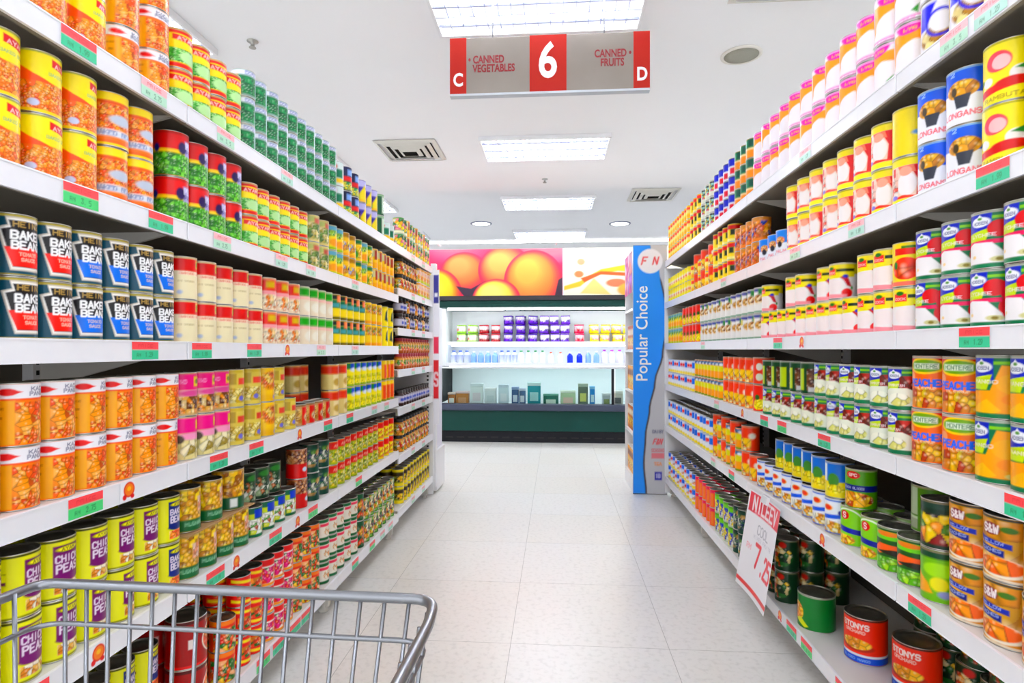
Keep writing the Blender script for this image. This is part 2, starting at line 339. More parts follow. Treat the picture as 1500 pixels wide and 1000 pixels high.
def bay(side, y0, y1, levels, tags, label, end=False, start=False):
    s = 1 if side == 'R' else -1; a = A_R if side == 'R' else A_L
    X = lambda d: a+s*d
    root = bpy.data.objects.new('shelving_unit', None); COL.objects.link(root); root.location = (a, (y0+y1)/2, 0)
    tag(root, label, 'shelving', 'white steel gondola bays')
    def B(mb, name, m, parent=root):
        mb.v = [(x-a, y-(y0+y1)/2, z) for x, y, z in mb.v]; return mb.build(name, m, parent)
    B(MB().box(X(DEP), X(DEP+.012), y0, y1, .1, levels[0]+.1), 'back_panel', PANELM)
    B(MB().box(X(.06), X(DEP), y0+.002, y1-.002, .07, .085), 'base_rail', WHITE)
    for y in (y0, y1):
        if (y == y0 and not start) : continue
        ya_, yb_ = (y-.026, y) if y == y1 else (y, y+.026)
        m = MB().box(X(DEP-.03), X(DEP), ya_, yb_, .1, levels[0]+.1)
        for k in range(60): m.box(X(DEP-.0305), X(DEP-.032), (ya_+yb_)/2-.004, (ya_+yb_)/2+.004, .2+k*.027, .212+k*.027, 1)
        B(m, 'upright', [WHITE, DARK])
        f = MB().box(X(.035), X(DEP), ya_, yb_, .02, .1, bev=.003); f.lathe([(.020, 0), (.020, .008), (.01, .014), (.01, .03)], 14, c=(X(.06), (ya_+yb_)/2+(-.008 if y == y1 else .008), 0), cap0=True)
        B(f, 'foot', mat('foot_enamel', 'd8d4cc', .5, noise=(15, 'c8c3b8', .6)))
    for i, z in enumerate(levels):
        th = .022
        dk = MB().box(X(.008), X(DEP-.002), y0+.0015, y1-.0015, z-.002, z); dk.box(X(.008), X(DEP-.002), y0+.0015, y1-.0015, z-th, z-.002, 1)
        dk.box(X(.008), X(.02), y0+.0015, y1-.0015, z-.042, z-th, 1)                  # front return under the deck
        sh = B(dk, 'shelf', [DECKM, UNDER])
        r = MB().box(X(0), X(.008), y0+.0025, y1-.0025, z-.0435, z+.003, bev=.0018)
        r.box(X(-.0012), X(0), y0+.003, y1-.003, z-.001, z+.0025); r.box(X(-.0012), X(0), y0+.003, y1-.003, z-.0435, z-.041)
        B(r, 'price_rail', RAILM, sh)
        if i < len(levels)-1:
            for y, e in ((y0, 1), (y1, -1)):
                q = MB(); ya, yb = y+e*.002, y+e*.005
                pr = [(X(.03), z-th-.0005), (X(DEP-.03), z-th-.0005), (X(DEP-.03), z-.10), (X(DEP-.10), z-.10)]
                v = [(px_, yy, zz) for yy in (ya, yb) for px_, zz in pr]
                q.add(v, [(0, 1, 2, 3), (7, 6, 5, 4), (0, 4, 5, 1), (1, 5, 6, 2), (2, 6, 7, 3), (3, 7, 4, 0)])
                B(q, 'shelf_bracket', mat('bracket_enamel', 'dcd8d0', .5, noise=(12, 'cfcac0', .5)), sh)
        for px, kind in tags.get(i, []):
            y = ypx(px, a)
            if y0+.05 < y < y1-.05:
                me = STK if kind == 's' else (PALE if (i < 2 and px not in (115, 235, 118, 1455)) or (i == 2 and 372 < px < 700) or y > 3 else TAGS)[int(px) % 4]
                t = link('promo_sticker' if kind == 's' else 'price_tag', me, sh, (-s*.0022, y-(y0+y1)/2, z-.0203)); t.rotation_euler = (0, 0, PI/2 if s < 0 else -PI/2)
    if end:
        m = MB().box(X(.0), X(DEP), y1+.012, y1+.03, .02, levels[0]-.05)
        if side == 'L':
            for k in range(48): m.box(X(.035), X(.05), y1+.0115, y1+.012, .2+k*.03, .214+k*.03, 1)
        B(m, 'end_panel', [WHITE, DARK])
TL = {0: [(115, 't'), (225, 't'), (330, 't'), (420, 't')], 1: [(118, 't'), (235, 't'), (325, 't'), (412, 't'), (455, 't'), (520, 't')], 2: [(212, 't'), (295, 't'), (372, 't'), (420, 's'), (470, 't'), (520, 't')],
      3: [(125, 't'), (187, 's'), (320, 't'), (375, 't'), (438, 's'), (480, 't'), (512, 't'), (548, 't'), (566, 't')], 4: [(40, 't'), (142, 's'), (262, 't'), (315, 't'), (345, 's'), (403, 't'), (435, 's'), (458, 't'), (525, 't')],
      5: [(385, 't'), (408, 't'), (432, 't'), (448, 't'), (492, 't'), (520, 't'), (545, 't'), (560, 't'), (572, 't')]}
TR = {0: [(1398, 't'), (1452, 't'), (1180, 't')], 1: [(1455, 't'), (1255, 't'), (1165, 't'), (1060, 't')], 2: [(1428, 't'), (1140, 't'), (1175, 's'), (1030, 't')],
      3: [(1500, 't'), (1208, 't'), (1146, 't'), (1120, 't'), (1088, 's'), (1050, 't'), (1020, 't')], 4: [(1348, 't'), (1205, 's'), (1098, 't'), (1072, 't'), (1045, 't')], 5: [(1182, 't'), (1160, 't'), (1143, 's'), (1235, 't')]}
JL = [.5, ypx(275, A_L), ypx(496, A_L), ypx(584, A_L), ypx(634, A_L)]
JR = [.25, ypx(1312, A_R), ypx(1094, A_R), ypx(1018, A_R), 4.675]
nm = ['nearest the trolley', 'second from the trolley', 'third from the trolley', 'farthest']
bay('L', JL[0], JL[1], LV_L, TL, 'white steel shelving bay of the left row, nearest the trolley', start=True)
bay('L', JL[1], JL[2], LV_L, TL, 'white steel shelving bay of the left row, second from the trolley')
bay('L', JL[2], JL[3], LV_L, TL, 'white steel shelving bay of the left row, third from the trolley')
bay('L', JL[3], JL[4], LV_L7, {k: [(605, 't'), (620, 't')] for k in range(7)}, 'white steel shelving bay with closer shelves at the far end, left row', end=True)
bay('R', JR[0], JR[1], LV_R, TR, 'white steel shelving bay of the right row, nearest the viewer', start=True)
bay('R', JR[1], JR[2], LV_R, TR, 'white steel shelving bay of the right row with the hanging price poster')
bay('R', JR[2], JR[3], LV_R, TR, 'white steel shelving bay of the right row, third from the viewer')
bay('R', JR[3], JR[4], LV_R, TR, 'white steel shelving bay of the right row, beside the blue banner panel', end=True)
# ------------------------------------------------------------------ canned goods
# drawing ops use the can height as the unit: x = 0 is the front of the label, y runs 0..1 from bottom to top
BEAN = ['f4862c', 'ee741e', 'f79c47', 'ea6420', 'fbb868', 'f7a23a']; PEA = ['3f9a2a', '5cb83a', '2f7d22', '7ccc4c']; CORN = ['f9d21e', 'f6c012', 'fbe04c', 'e9ad10']
MUSH = ['d9b46a', 'c89a4e', 'e8cf94', 'b98840']; PEACH = ['f9a21a', 'f78f12', 'fbb53a', 'f2800c']; RED = ['d8232e', 'c21a26', 'e8414a', 'a8141f']
PR = {}
def prod(key, kind, look, d, h, ops, q=1, rnd=10, shape='can', lid=None): PR[key] = dict(kind=kind, look=look, d=d*1.033, h=h*1.033, ops=ops, q=q, rnd=rnd, shape=shape, lid=lid)
def keystone(lo):
    K = [(-.30, .93), (.30, .93), (.27, .80), (.40, .76), (.24, .10), (-.24, .10), (-.40, .76), (-.27, .80)]
    sh = lambda k, c: ('p', [(x*k, .52+(y-.52)*k) for x, y in K], c)
    return [('f', '0c5265'), ('b', .955, 1, 'b5a552'), ('b', 0, .02, 'b5a552'), sh(1.07, 'd8d0c4'), sh(1.0, 'f6f3ee'), sh(.93, '151016'),
            ('p', [(-.335, .46), (.335, .46), (.225, .14), (-.225, .14)], lo), ('t', 'HEINZ', .0, .845, .46, .085, 'b79a5e', .22),
            ('t', 'BAKED', .02, .665, .56, .125, 'fbfbfb', .26), ('t', 'BEANZ', .02, .50, .54, .12, 'fbfbfb', .26), ('t', 'TOMATO', 0, .35, .30, .05, 'f8d8c8', .2), ('t', 'SAUCE', 0, .26, .24, .05, 'f8d8c8', .2),
            ('e', .42, .24, .15, .17, 'f5f0e6'), ('e', .43, .24, .13, .15, 'f7a021')]
prod('heinz_r', 'baked_beans_can', 'teal keystone beans can, red panel', .0745, .110, keystone('f0402c'), 3, 6)
prod('heinz_b', 'baked_beans_can', 'teal keystone beans can, blue panel', .0745, .110, keystone('1e7fe0'), 3, 9)
def swoosh(): return [('f', 'f9e21a'), ('b', 0, .06, 'f6d512'), ('v', -1.1, 1.1, .05, .52, .055, BEAN, 3), ('p', [(-1.1, .75), (-.5, .78), (-.25, .62), (.05, .50), (.5, .42), (.5, .05), (-1.1, .05)], 'f0661c'),
            ('v', -.9, .6, .05, .50, .055, BEAN, 4), ('p', [(-.62, .98), (.62, .98), (.62, .52), (.2, .56), (-.2, .72), (-.5, .93)], 'f9e51a'),
            ('p', [(.0, .93), (.42, .87), (.42, .74), (.0, .80)], 'd8202c'), ('t', 'AYAM', .21, .835, .34, .06, 'ffe9e0', .2), ('t', 'BAKED BEANS', .2, .67, .5, .05, '77a8a0', .16),
            ('e', -.25, .15, .08, .06, 'c9d2ea'), ('b', .975, 1, '9ba36a')]
prod('bean_a', 'baked_beans_can', 'orange beans can with yellow swoosh', .0755, .116, swoosh(), 3, 8)
prod('bean_b', 'baked_beans_can', 'yellow topped orange beans can', .0755, .116, [('f', 'f7a31c'), ('b', .84, 1, 'f9df1e'), ('b', .80, .84, 'd9302a'), ('b', .08, .8, 'f18326'), ('v', -.6, .6, .3, .78, .05, BEAN, 5), ('r', -1, -.45, .1, .8, 'f9dc20'), ('r', -.45, .6, .17, .3, 'dfe3ea'), ('t', 'BAKED BEANS', .05, .235, .8, .07, '5b6fa8', .16), ('b', 0, .05, 'f9df1e'), ('b', .05, .08, 'd9302a'), ('e', .1, .5, .22, .1, 'c8cfdc')], 2)
def kacang(top='f2f0f4'): return [('f', 'f18a1e'), ('b', .76, 1, top), ('b', .735, .76, 'ef5a1e'), ('r', -1.1, -.22, .02, .735, 'eeb011'), ('v', -.22, .62, .02, .70, .075, BEAN, 6), ('t', 'KACANG', .24, .915, .50, .06, '1f2a66', .2), ('t', 'PANGGANG', .24, .835, .54, .06, '1f2a66', .2),
            ('e', -.32, .87, .13, .06, 'e0322c'), ('p', [(-.25, .91), (-.12, .87), (-.25, .83)], 'e0322c'), ('t', 'TOMATO SAUCE', -.6, .60, .5, .03, 'a06010', .14), ('t', 'NET WT 425', -.6, .45, .45, .03, 'a06010', .14), ('t', 'MALAYSIA', -.6, .3, .4, .03, 'a06010', .14)]
prod('kac', 'baked_beans_can', 'orange beans can with white top band', .078, .112, kacang(), 3, 12)
prod('kac_s', 'baked_beans_can', 'orange and white beans can', .076, .100, kacang('f4f2f4'), 2, 15)
prod('peas_yr', 'garden_peas_can', 'yellow peas can with red rims', .074, .100, [('f', 'f9e018'), ('b', .88, 1, 'd6202c'), ('b', 0, .12, 'd8202c'), ('v', -1.1, 1.1, .14, .5, .06, ['58b84a', '7bcc6a', '3f9f38', 'a6dc8c'], 7), ('p', [(-.35, .86), (.35, .82), (.35, .66), (-.35, .72)], 'd8202c'), ('t', 'AYAM', 0, .765, .5, .09, 'fff0e8', .2), ('e', .1, .3, .28, .16, 'bfe4a8'), ('b', .96, 1, 'b8a878')], 2)
prod('peas_rg', 'processed_peas_can', 'red can with green peas', .080, .114, [('f', 'd91f26'), ('b', .45, .6, 'f6d21e'), ('v', -1.3, 1.3, 0, .52, .065, PEA, 8), ('r', .06, .5, .5, .84, 'a8a0d0'), ('e', .0, .66, .10, .14, '2a1a5a'), ('t', 'PEAS', .28, .74, .40, .12, 'f4f0ff', .2), ('t', 'FARM', .28, .6, .38, .07, '2f2a78', .2), ('e', -.55, .62, .07, .1, '1f2f8a'), ('b', .95, 1, 'b8342c')], 2)
prod('corn_g', 'corn_can', 'green yellow striped corn can', .0700, .083, [('f', '14784a'), ('b', .80, 1, 'eceef6'), ('r', -.62, -.50, 0, .8, 'f6b81c'), ('r', .25, .4, 0, .8, 'bfe0e0'), ('v', -.45, .22, .1, .7, .08, ['1c8a52', '2f9a5a', '0f6a42'], 9), ('t', 'CORN', .0, .90, .5, .1, '3a4a9a', .2), ('b', 0, .04, 'd8dce0')], 1)
prod('light_g', 'vegetable_can', 'pale green vegetable can', .075, .105, [('f', 'dfe9e6'), ('b', .1, .3, 'f6d04c'), ('b', .32, .7, '1c7a58'), ('r', .1, 1, .3, 1, 'e4ecea'), ('e', -.3, .8, .12, .1, 'd8603a')])
prod('navy', 'chilli_bean_can', 'navy and red label can', .075, .110, [('f', '1d1f4a'), ('b', .4, .6, 'e23a3a'), ('b', 0, .38, '0f4a44'), ('v', -.4, .5, .05, .35, .08, ['d8e05a', 'f0e030', '4aa05a'], 2), ('r', -.1, .6, .65, .9, '8fb0e8')])
prod('violet_y', 'fruit_mix_can', 'violet topped yellow can', .075, .110, [('f', '4a3aa0'), ('b', .7, 1, 'c8c4ea'), ('p', [(-.4, .05), (.1, .8), (.5, .1)], 'f2e010'), ('r', .2, .6, .2, .6, 'f28a2a'), ('b', 0, .12, 'f6c81a'), ('v', -.6, -.2, .1, .6, .1, ['1a1a3a', '2f8a5a', '7a2a3a'], 3)])
prod('dkgreen', 'asparagus_can', 'slim dark green vegetable can', .070, .115, [('f', '0f5a32'), ('r', 0, 1.2, .1, .9, 'dcead8'), ('ve', .4, .5, .2, .3, .1, ['7ab86a', 'c8dcb0', '3a8a4a'], 4), ('b', .92, 1, 'a8c8a0')])
prod('mixfar', 'vegetable_can', 'green yellow pink mixed vegetable can', .070, .100, [('f', '5fae62'), ('v', -1.1, 1.1, .2, .95, .16, ['f0d84a', 'e88a9a', 'e6ece0', '3a8a4a', 'f4b03a', '2a5a3a'], 5), ('b', 0, .18, 'f0ecd0')])
prod('beige_m', 'bean_sprout_can', 'beige and green vegetable can', .074, .105, [('f', 'd9c88a'), ('v', -.6, .6, .1, .7, .12, ['7a9a4a', 'c8b860', 'e8dca8', '5a7a3a'], 6), ('b', .75, .95, 'b8c078'), ('r', -.1, .5, .7, .9, 'c86a5a')])
prod('yel_b', 'pineapple_can', 'yellow blue green band can', .074, .105, [('f', 'f9dc12'), ('b', .78, 1, '6aa8c0'), ('v', -.6, .6, .55, .8, .1, ['4aa04a', 'f9dc12', 'a8d05a'], 7), ('b', 0, .1, '8aba2a'), ('e', 0, .3, .3, .16, 'f4a818')])
prod('yel_d', 'sweetcorn_can', 'yellow can with dark figures', .074, .105, [('f', 'f4c818'), ('b', .8, 1, 'a87a2a'), ('v', -.5, .5, .2, .6, .14, ['3a2a4a', 'f4d818', 'e8a018', 'b0b8d8'], 8), ('b', 0, .1, 'f0a810')])
prod('yel_g', 'sweetcorn_can', 'yellow can with green top', .074, .105, [('f', 'f9d616'), ('b', .78, 1, '0f7a44'), ('ve', 0, .4, .4, .3, .1, CORN, 9), ('r', .1, .5, .5, .68, '128048'), ('e', -.2, .3, .1, .2, '4a9a3a')])
prod('yel_r', 'sweetcorn_can', 'yellow can with red stripes', .070, .105, [('f', 'f8cc18'), ('b', .6, .95, 'd8d0a0'), ('r', -.1, .1, .45, .95, 'a83a2a'), ('r', .2, .35, .5, .9, '3a7a4a'), ('b', 0, .3, 'f6b414')])
prod('cream_r', 'bamboo_shoot_can', 'cream can with red top', .0750, .110, [('f', 'efe5c2'), ('b', .66, .97, 'd4281f'), ('r', -.2, .25, .64, .66, 'f7c8b0'), ('b', .56, .66, 'f6e6cc'), ('t', 'BAMBOO SHOOT', .15, .61, .7, .05, 'd8483a', .16), ('r', .20, .40, .74, .94, 'd9b82a'), ('e', .30, .84, .07, .08, '7a9a3a'), ('t', 'IN WATER', -.05, .42, .4, .035, 'b8a878', .14), ('e', -.2, .15, .06, .05, 'b8c4dc'), ('b', .97, 1, 'c8b88a')], 2)
prod('cream_f', 'mushroom_can', 'cream red can with food picture', .0750, .110, [('f', 'f0dcc0'), ('b', .60, .97, 'e23a26'), ('b', .48, .6, 'f4a8b0'), ('ve', 0, .26, .35, .22, .12, ['e88a3a', 'f4d8a0', 'f9ecd0', 'd86a2a'], 2), ('r', -.15, .15, .7, .9, 'd8b83a'), ('b', .97, 1, 'c8b88a')])
prod('white_gn', 'water_chestnut_can', 'white can with green top', .0750, .110, [('f', 'ede0c8'), ('b', .66, .97, '16a51c'), ('b', .55, .66, 'f4c8bc'), ('r', .2, .38, .7, .95, 'f0b83a'), ('e', .1, .3, .22, .18, 'f4f0e0'), ('b', .97, 1, 'd8d4c0')])
prod('black_gy', 'corn_can', 'black green and yellow corn can', .072, .110, [('f', 'f6dc14'), ('b', .80, 1, '1a2a28'), ('b', .45, .8, '0e7a52'), ('r', -.05, .2, .7, .97, 'f08a5a'), ('r', -.4, .05, .5, .65, '5aa8b0'), ('b', 0, .10, '1a1c18')])
prod('yel_o', 'corn_can', 'yellow orange label can', .072, .110, [('f', 'f7d32a'), ('b', .55, .9, 'd9a83a'), ('v', -.5, .5, .5, .9, .13, ['e8a03a', '8a9a5a', 'f0d04a', 'd8786a'], 3), ('b', 0, .15, 'f4a81a')])
prod('yel_pl', 'corn_can', 'bright yellow can with black motif', .072, .110, [('f', 'f9e312'), ('p', [(-.05, .7), (.12, .9), (.08, .5), (.2, .2), (-.1, .3)], '2a4a4a'), ('b', .92, 1, 'd8c848'), ('e', .3, .2, .15, .1, 'f49a2a')])
prod('mag', 'mushroom_can', 'magenta topped mushroom can', .076, .112, [('f', 'c8a878'), ('b', .60, .98, 'e8128a'), ('v', -1, 1, .05, .45, .11, ['7a4a2a', 'e0b060', 'f0d8a0', '5a2a1a', 'e89a3a'], 4), ('b', .45, .6, 'e8a8b8'), ('e', .12, .52, .35, .07, 'd8609a'), ('r', .12, .34, .68, .92, 'e8c828'), ('e', .23, .8, .07, .06, '7a8a2a'), ('t', 'KING', -.2, .8, .3, .08, 'f8c0dc', .15)], 2)
prod('mag2', 'mushroom_can', 'magenta pale mushroom can', .076, .112, [('f', 'd8cc98'), ('b', .62, .98, 'ea1490'), ('v', -1, 1, 0, .45, .14, ['e8dca0', 'c8c080', 'a8944a', 'f4ecc8'], 5), ('e', .05, .54, .42, .08, 'f4a8c8'), ('e', -.3, .48, .12, .1, '5a4a3a'), ('r', .12, .34, .7, .92, 'e8d028')], 2)
prod('mush_y', 'mushroom_can', 'straw yellow mushroom can', .072, .112, [('f', 'dcc868'), ('v', -.8, .6, .1, .5, .1, ['e0cc70', 'c8a840', 'f0e4a0', 'b08a30'], 6), ('r', -.05, .35, .6, .78, 'e0584a'), ('e', .05, .22, .08, .07, '7a7ad0'), ('r', -.4, -.1, .6, .9, 'b8a048'), ('b', .92, 1, 'd0b850')], 2)
prod('mush_o', 'mushroom_can', 'golden orange picture can', .072, .112, [('f', 'f0c838'), ('ve', .05, .62, .32, .28, .1, ['e8902a', 'f4c048', 'd8682a', 'f8dc80'], 7), ('b', 0, .2, 'e8b82a'), ('e', .2, .12, .06, .06, '8a8ad0')])
prod('mush_red', 'mushroom_can', 'short red and cream can', .076, .080, [('f', 'c8a070'), ('r', -.1, 1.2, 0, .9, 'd8182a'), ('v', -.7, -.1, .1, .8, .12, MUSH, 3), ('ve', .3, .4, .28, .2, .12, ['d8b880', 'c8402a', 'e8d8b0'], 4), ('b', .94, 1, '5a4a3a')])
prod('cream_o', 'mushroom_can', 'tan can with orange red top', .074, .110, [('f', 'e0cc8a'), ('b', .62, .96, 'e04a1e'), ('r', -.1, .15, 0, .6, 'f0e0b0'), ('e', .1, .3, .2, .15, 'c8a85a')])
prod('yel_bl', 'young_corn_can', 'bright yellow can with blue green top', .076, .112, [('f', 'f7ea0e'), ('b', .72, .98, '1f8a4a'), ('r', -.1, .35, .68, .98, '2a5ac8'), ('e', .1, .7, .2, .09, 'e8f0ff'), ('v', -.6, .6, .1, .45, .13, ['f7ea0e', 'd8d80a', 'f9f060'], 5), ('b', 0, .07, '2f9a4a')])
prod('or_tall', 'peach_can', 'orange yellow fruit can', .074, .112, [('f', 'f6b01e'), ('b', .8, 1, 'f4d41e'), ('r', -.1, .12, .1, .8, 'e85a1e'), ('ve', .3, .4, .2, .25, .1, PEACH, 5), ('b', 0, .08, '2f8a3a')])
def chick(c, txt, food): return [('f', 'e6e50c'), ('b', .965, 1, '3a3a1a'), ('r', -.17, .31, .32, .90, c), ('e', .07, .33, .24, .07, c), ('r', -.15, .29, .08, .26, 'f4ecd8'), ('v', -.15, .29, .08, .26, .07, food, 4), ('e', .07, .83, .20, .055, '1a1a10'), ('e', .07, .83, .185, .044, 'efe81a'), ('t', 'AYAM', .07, .83, .24, .05, '2a2a1a', .2),
            ('t', txt[0], .07, .665, .42, .11, 'f2e8f4', .2), ('t', txt[1], .07, .50, .40, .13, 'f2e8f4', .2), ('r', -.70, -.40, .55, .60, '7a2a6a'), ('r', -.75, -.40, .42, .435, '8a8a10'), ('r', -.75, -.40, .72, .735, '8a8a10'), ('b', 0, .03, '8a8a10')]
prod('chick', 'chickpeas_can', 'yellow chick peas can with purple panel', .0790, .115, chick('7a0d6e', ('CHICK', 'PEAS'), ['e8b860', 'f4dca0', 'd88a3a', 'f8f0dc']), 3, 16)
prod('bakedy', 'baked_beans_can', 'yellow baked beans can, blue panel', .0770, .115, chick('14307e', ('BAKED', 'BEANS'), BEAN), 3, 8)
prod('gold_m', 'sliced_mushroom_can', 'gold mushroom can with green foot', .075, .113, [('f', 'c8a020'), ('v', -1.2, 1.2, .28, 1, .125, ['f0c020', 'e0a818', 'f8d848', 'c88a10', 'b0780c'], 3), ('v', .05, .5, .45, .8, .09, ['f0b8a0', 'e8a080', 'f8d8c8'], 4), ('b', 0, .28, '0a6a3a'), ('t', 'MUSHROOMS', .1, .17, .7, .07, 'a8d8b8', .16), ('b', .97, 1, 'b0a070')], 2)
prod('gold_mg', 'sliced_mushroom_can', 'green footed gold mushroom can with barcode', .088, .118, [('f', 'c8a020'), ('v', -1.2, 1.2, .32, 1, .12, ['f0b818', 'd89810', 'f8d040', 'a86a08'], 6), ('b', 0, .32, '0a5a34'), ('r', -.18, .0, .06, .28, 'e8ece8'), ('b', .97, 1, 'b0a070')], 2)
prod('dk_mush', 'straw_mushroom_can', 'dark green can with white mushrooms', .088, .105, [('f', '0f3a22'), ('v', -.6, .6, .1, .7, .14, ['e8ece0', '2a5a34', '9ab08a', 'c87a4a', '14452a'], 7), ('e', .1, .82, .25, .1, '3a8a3a'), ('b', .95, 1, '4a6a4a')], 2)
prod('gwy', 'straw_mushroom_can', 'green white yellow vegetable can', .074, .095, [('f', '0d6a4a'), ('v', -1, 1, .1, .62, .14, ['f0f4e8', '5aa03a', 'd8dc5a', 'b85a3a', 'f8f8f0'], 8), ('r', -.1, .25, .66, .95, '2a4ac0'), ('r', -.5, -.1, .62, .8, 'c8d82a'), ('b', 0, .08, '0a6a44')], 2)
prod('red_bean', 'kidney_beans_can', 'red can with brown beans', .076, .110, [('f', 'd0141e'), ('v', -1.1, 1.1, .5, 1, .11, ['8a4a2a', 'c88a5a', '6a2a1a', 'e0b080'], 9), ('e', .1, .3, .1, .08, 'c8e0f0')], 2)
prod('blk_gn', 'mixed_vegetable_can', 'dark green mixed can', .074, .110, [('f', '0f4a3a'), ('v', -.6, .6, .2, .8, .12, ['2a6a4a', 'c8a060', 'e0e0d0', '1a3a5a', '5a8a3a'], 2), ('b', .9, 1, '0a3a2a')])
prod('red_pea', 'lentil_can', 'red topped green and yellow can', .0745, .100, [('f', 'a8b818'), ('b', .66, 1, 'd8201c'), ('t', 'AYAM', .1, .8, .4, .08, 'f8d0c0', .2), ('v', -.6, .7, .1, .6, .12, ['b8c82a', '8a9a18', 'f0d83a', 'e8e8a0'], 3)])
prod('red_yel', 'lentil_can', 'red topped bright yellow can', .0745, .100, [('f', 'f4e010'), ('b', .66, 1, 'e0281c'), ('v', -.6, .7, .1, .6, .14, ['f4e010', 'f0c018', 'e88a1a'], 4)])
prod('big_red', 'fried_bread_tin', 'large dark red tin of orange noodles', .100, .125, [('f', 'a01616'), ('b', .93, 1, '5a1a1a'), ('ve', .42, .5, .45, .35, .13, ['f07a2a', 'f4a860', 'e85a1a', 'f8d8b0'], 5), ('arc', .42, .5, .46, .36, .03, 'f4e8dc'), ('t', 'PUFFED', .3, .9, .5, .06, 'f8d8a8', .18), ('b', 0, .06, 'd8301c'), ('r', -.35, -.2, .4, .6, 'e8dcd8')], 3, 4)
prod('ry1', 'curry_mix_can', 'red can with yellow chevrons', .070, .090, [('f', 'e02a1a'), ('p', [(-.5, .95), (.5, .8), (.5, .7), (-.5, .85)], 'f6e01a'), ('p', [(-.5, .25), (.5, .1), (.5, .0), (-.5, .15)], 'f6e01a'), ('v', -.3, .5, .25, .65, .12, ['f0c8a8', 'e85a2a', '3a7a2a', 'f4a03a'], 6)], 2)
prod('ry2', 'curry_mix_can', 'red white and pink picture can', .070, .090, [('f', 'f0ece4'), ('b', .75, 1, 'e03020'), ('v', -.5, .5, .1, .7, .13, ['f0b8a0', 'e84a2a', 'f8e8dc', '4a8a3a', 'e8208a'], 7), ('b', 0, .1, 'f0a020')], 2)
prod('ry3', 'curry_mix_can', 'orange and green picture can', .070, .090, [('f', 'e84a1e'), ('v', -.6, .6, 0, .75, .14, ['f4d020', 'e83a1a', '2f7a2a', 'f8c090', 'e86a1a'], 8), ('b', .85, 1, 'f08a2a')], 2)
prod('wg_long', 'longan_can', 'white green banded pale fruit can', .076, .088, [('f', 'efe9dc'), ('b', .84, 1, '0f6a3a'), ('b', 0, .14, '0f6a3a'), ('ve', .15, .42, .25, .2, .12, ['f0c898', 'e8a870', 'f8ecd8'], 9), ('r', -.3, .3, .66, .8, 'e8506a'), ('r', -.7, -.4, .2, .7, 'd8b88a')], 2)
prod('gdk', 'rambutan_can', 'slim dark green and orange can', .072, .130, [('f', '0e5a34'), ('v', -.4, .4, .1, .8, .13, ['f0b020', '1a6a3a', 'e8602a', '0e5a34'], 2)])
prod('gy_mix', 'mango_can', 'green yellow and purple fruit can', .074, .110, [('f', '3a8a3a'), ('v', -.7, .7, .05, .95, .14, ['f4d01a', '2a6a2a', 'e8942a', '5a1a3a', 'f0e8c8', '7ab83a'], 3)])
prod('y_dk', 'olive_can', 'yellow and dark brown can', .074, .105, [('f', 'f2e01a'), ('b', .6, .85, '3a2a10'), ('v', -.6, .6, .2, .6, .12, ['f2e01a', '8a9a1a', 'f0c01a', '4a3a10'], 4)])
prod('jar_k', 'glass_jar', 'black capped jar of mixed preserve', .070, .100, [('f', 'c88a3a'), ('b', .25, .7, 'f0e8d0'), ('v', -.6, .6, .0, .7, .14, ['e8a03a', 'c8401a', '6a8a2a', 'f0d060', 'f4ece0'], 5)], 1, 30, 'jar', '1a1a1a')
prod('jar_b', 'glass_jar', 'dark sauce jar with white label', .065, .095, [('f', '3a1e14'), ('b', .2, .65, 'd8d4e0'), ('r', -.2, .2, .3, .5, '5a6ac0')], 1, 30, 'jar', '241a1a')
prod('jar_r', 'glass_jar', 'red capped jar with orange label', .065, .095, [('f', 'b8622a'), ('b', .2, .7, 'e8b060'), ('v', -.4, .4, .2, .6, .14, ['e84a2a', 'f0d060', '5a9a3a', 'f0c0a0'], 6)], 1, 30, 'jar', 'b8243a')
prod('box_o', 'food_carton', 'orange yellow carton with red print', .075, .100, [('f', 'f4b42a'), ('b', .55, .85, 'f6f0e0'), ('t', 'MILK', 0, .7, .5, .14, 'e0302a', .22), ('b', 0, .2, 'c8dc2a'), ('ve', 0, .35, .3, .14, .1, ['e86a2a', 'f8d8a0'], 7)], 1, 0, 'box')
# right row
prod('pink', 'longan_can', 'pink and orange longan can', .0890, .124, [('f', 'fbf4f4'), ('r', -.35, .38, .02, .98, 'f7f2f4'), ('p', [(-.85, .08), (-.05, .08), (.02, .62), (-.05, .82), (-.85, .82)], 'fbf6f8'), ('p', [(-.35, .85), (.35, .85), (.35, .6), (.1, .66), (-.12, .58), (-.3, .3), (-.35, .2)], 'f9a845'), ('e', -.02, .35, .28, .24, 'f6f1f6'), ('p', [(.18, .2), (.32, .3), (.3, .12)], '3f9a3a'),
            ('e', -.55, .5, .14, .2, 'f7a23a'), ('e', 0, .98, .26, .19, 'ee12b4'), ('t', 'LYC', .03, .88, .24, .05, 'f8e020', .25), ('b', .08, .1, 'ee12b4'), ('b', .965, 1, 'f4c8e4'), ('b', 0, .03, '2a2420'), ('t', 'LONGAN', .0, .05, .5, .035, 'ee60c0', .2)], 2, 25)
prod('longan_wb', 'longan_can', 'white blue and gold longan can', .0890, .124, [('f', 'f2eff4'), ('p', [(-.35, .95), (-.05, .95), (-.25, .5), (-.42, .5)], '2a10d8'), ('ve', .0, .3, .38, .22, .14, ['d8a830', 'e8c050', 'b8861a', 'f4e0a0'], 4), ('e', .02, .55, .18, .18, 'f4f2f8'), ('arc', .02, .55, .24, .24, .05, '2a1ad0'), ('v', -1.2, -.45, .1, .9, .16, ['d8b040', 'f0ece0', 'e0c060'], 5), ('b', 0, .02, '2a2420'), ('b', .965, 1, 'd8d8e0')], 2, 25)
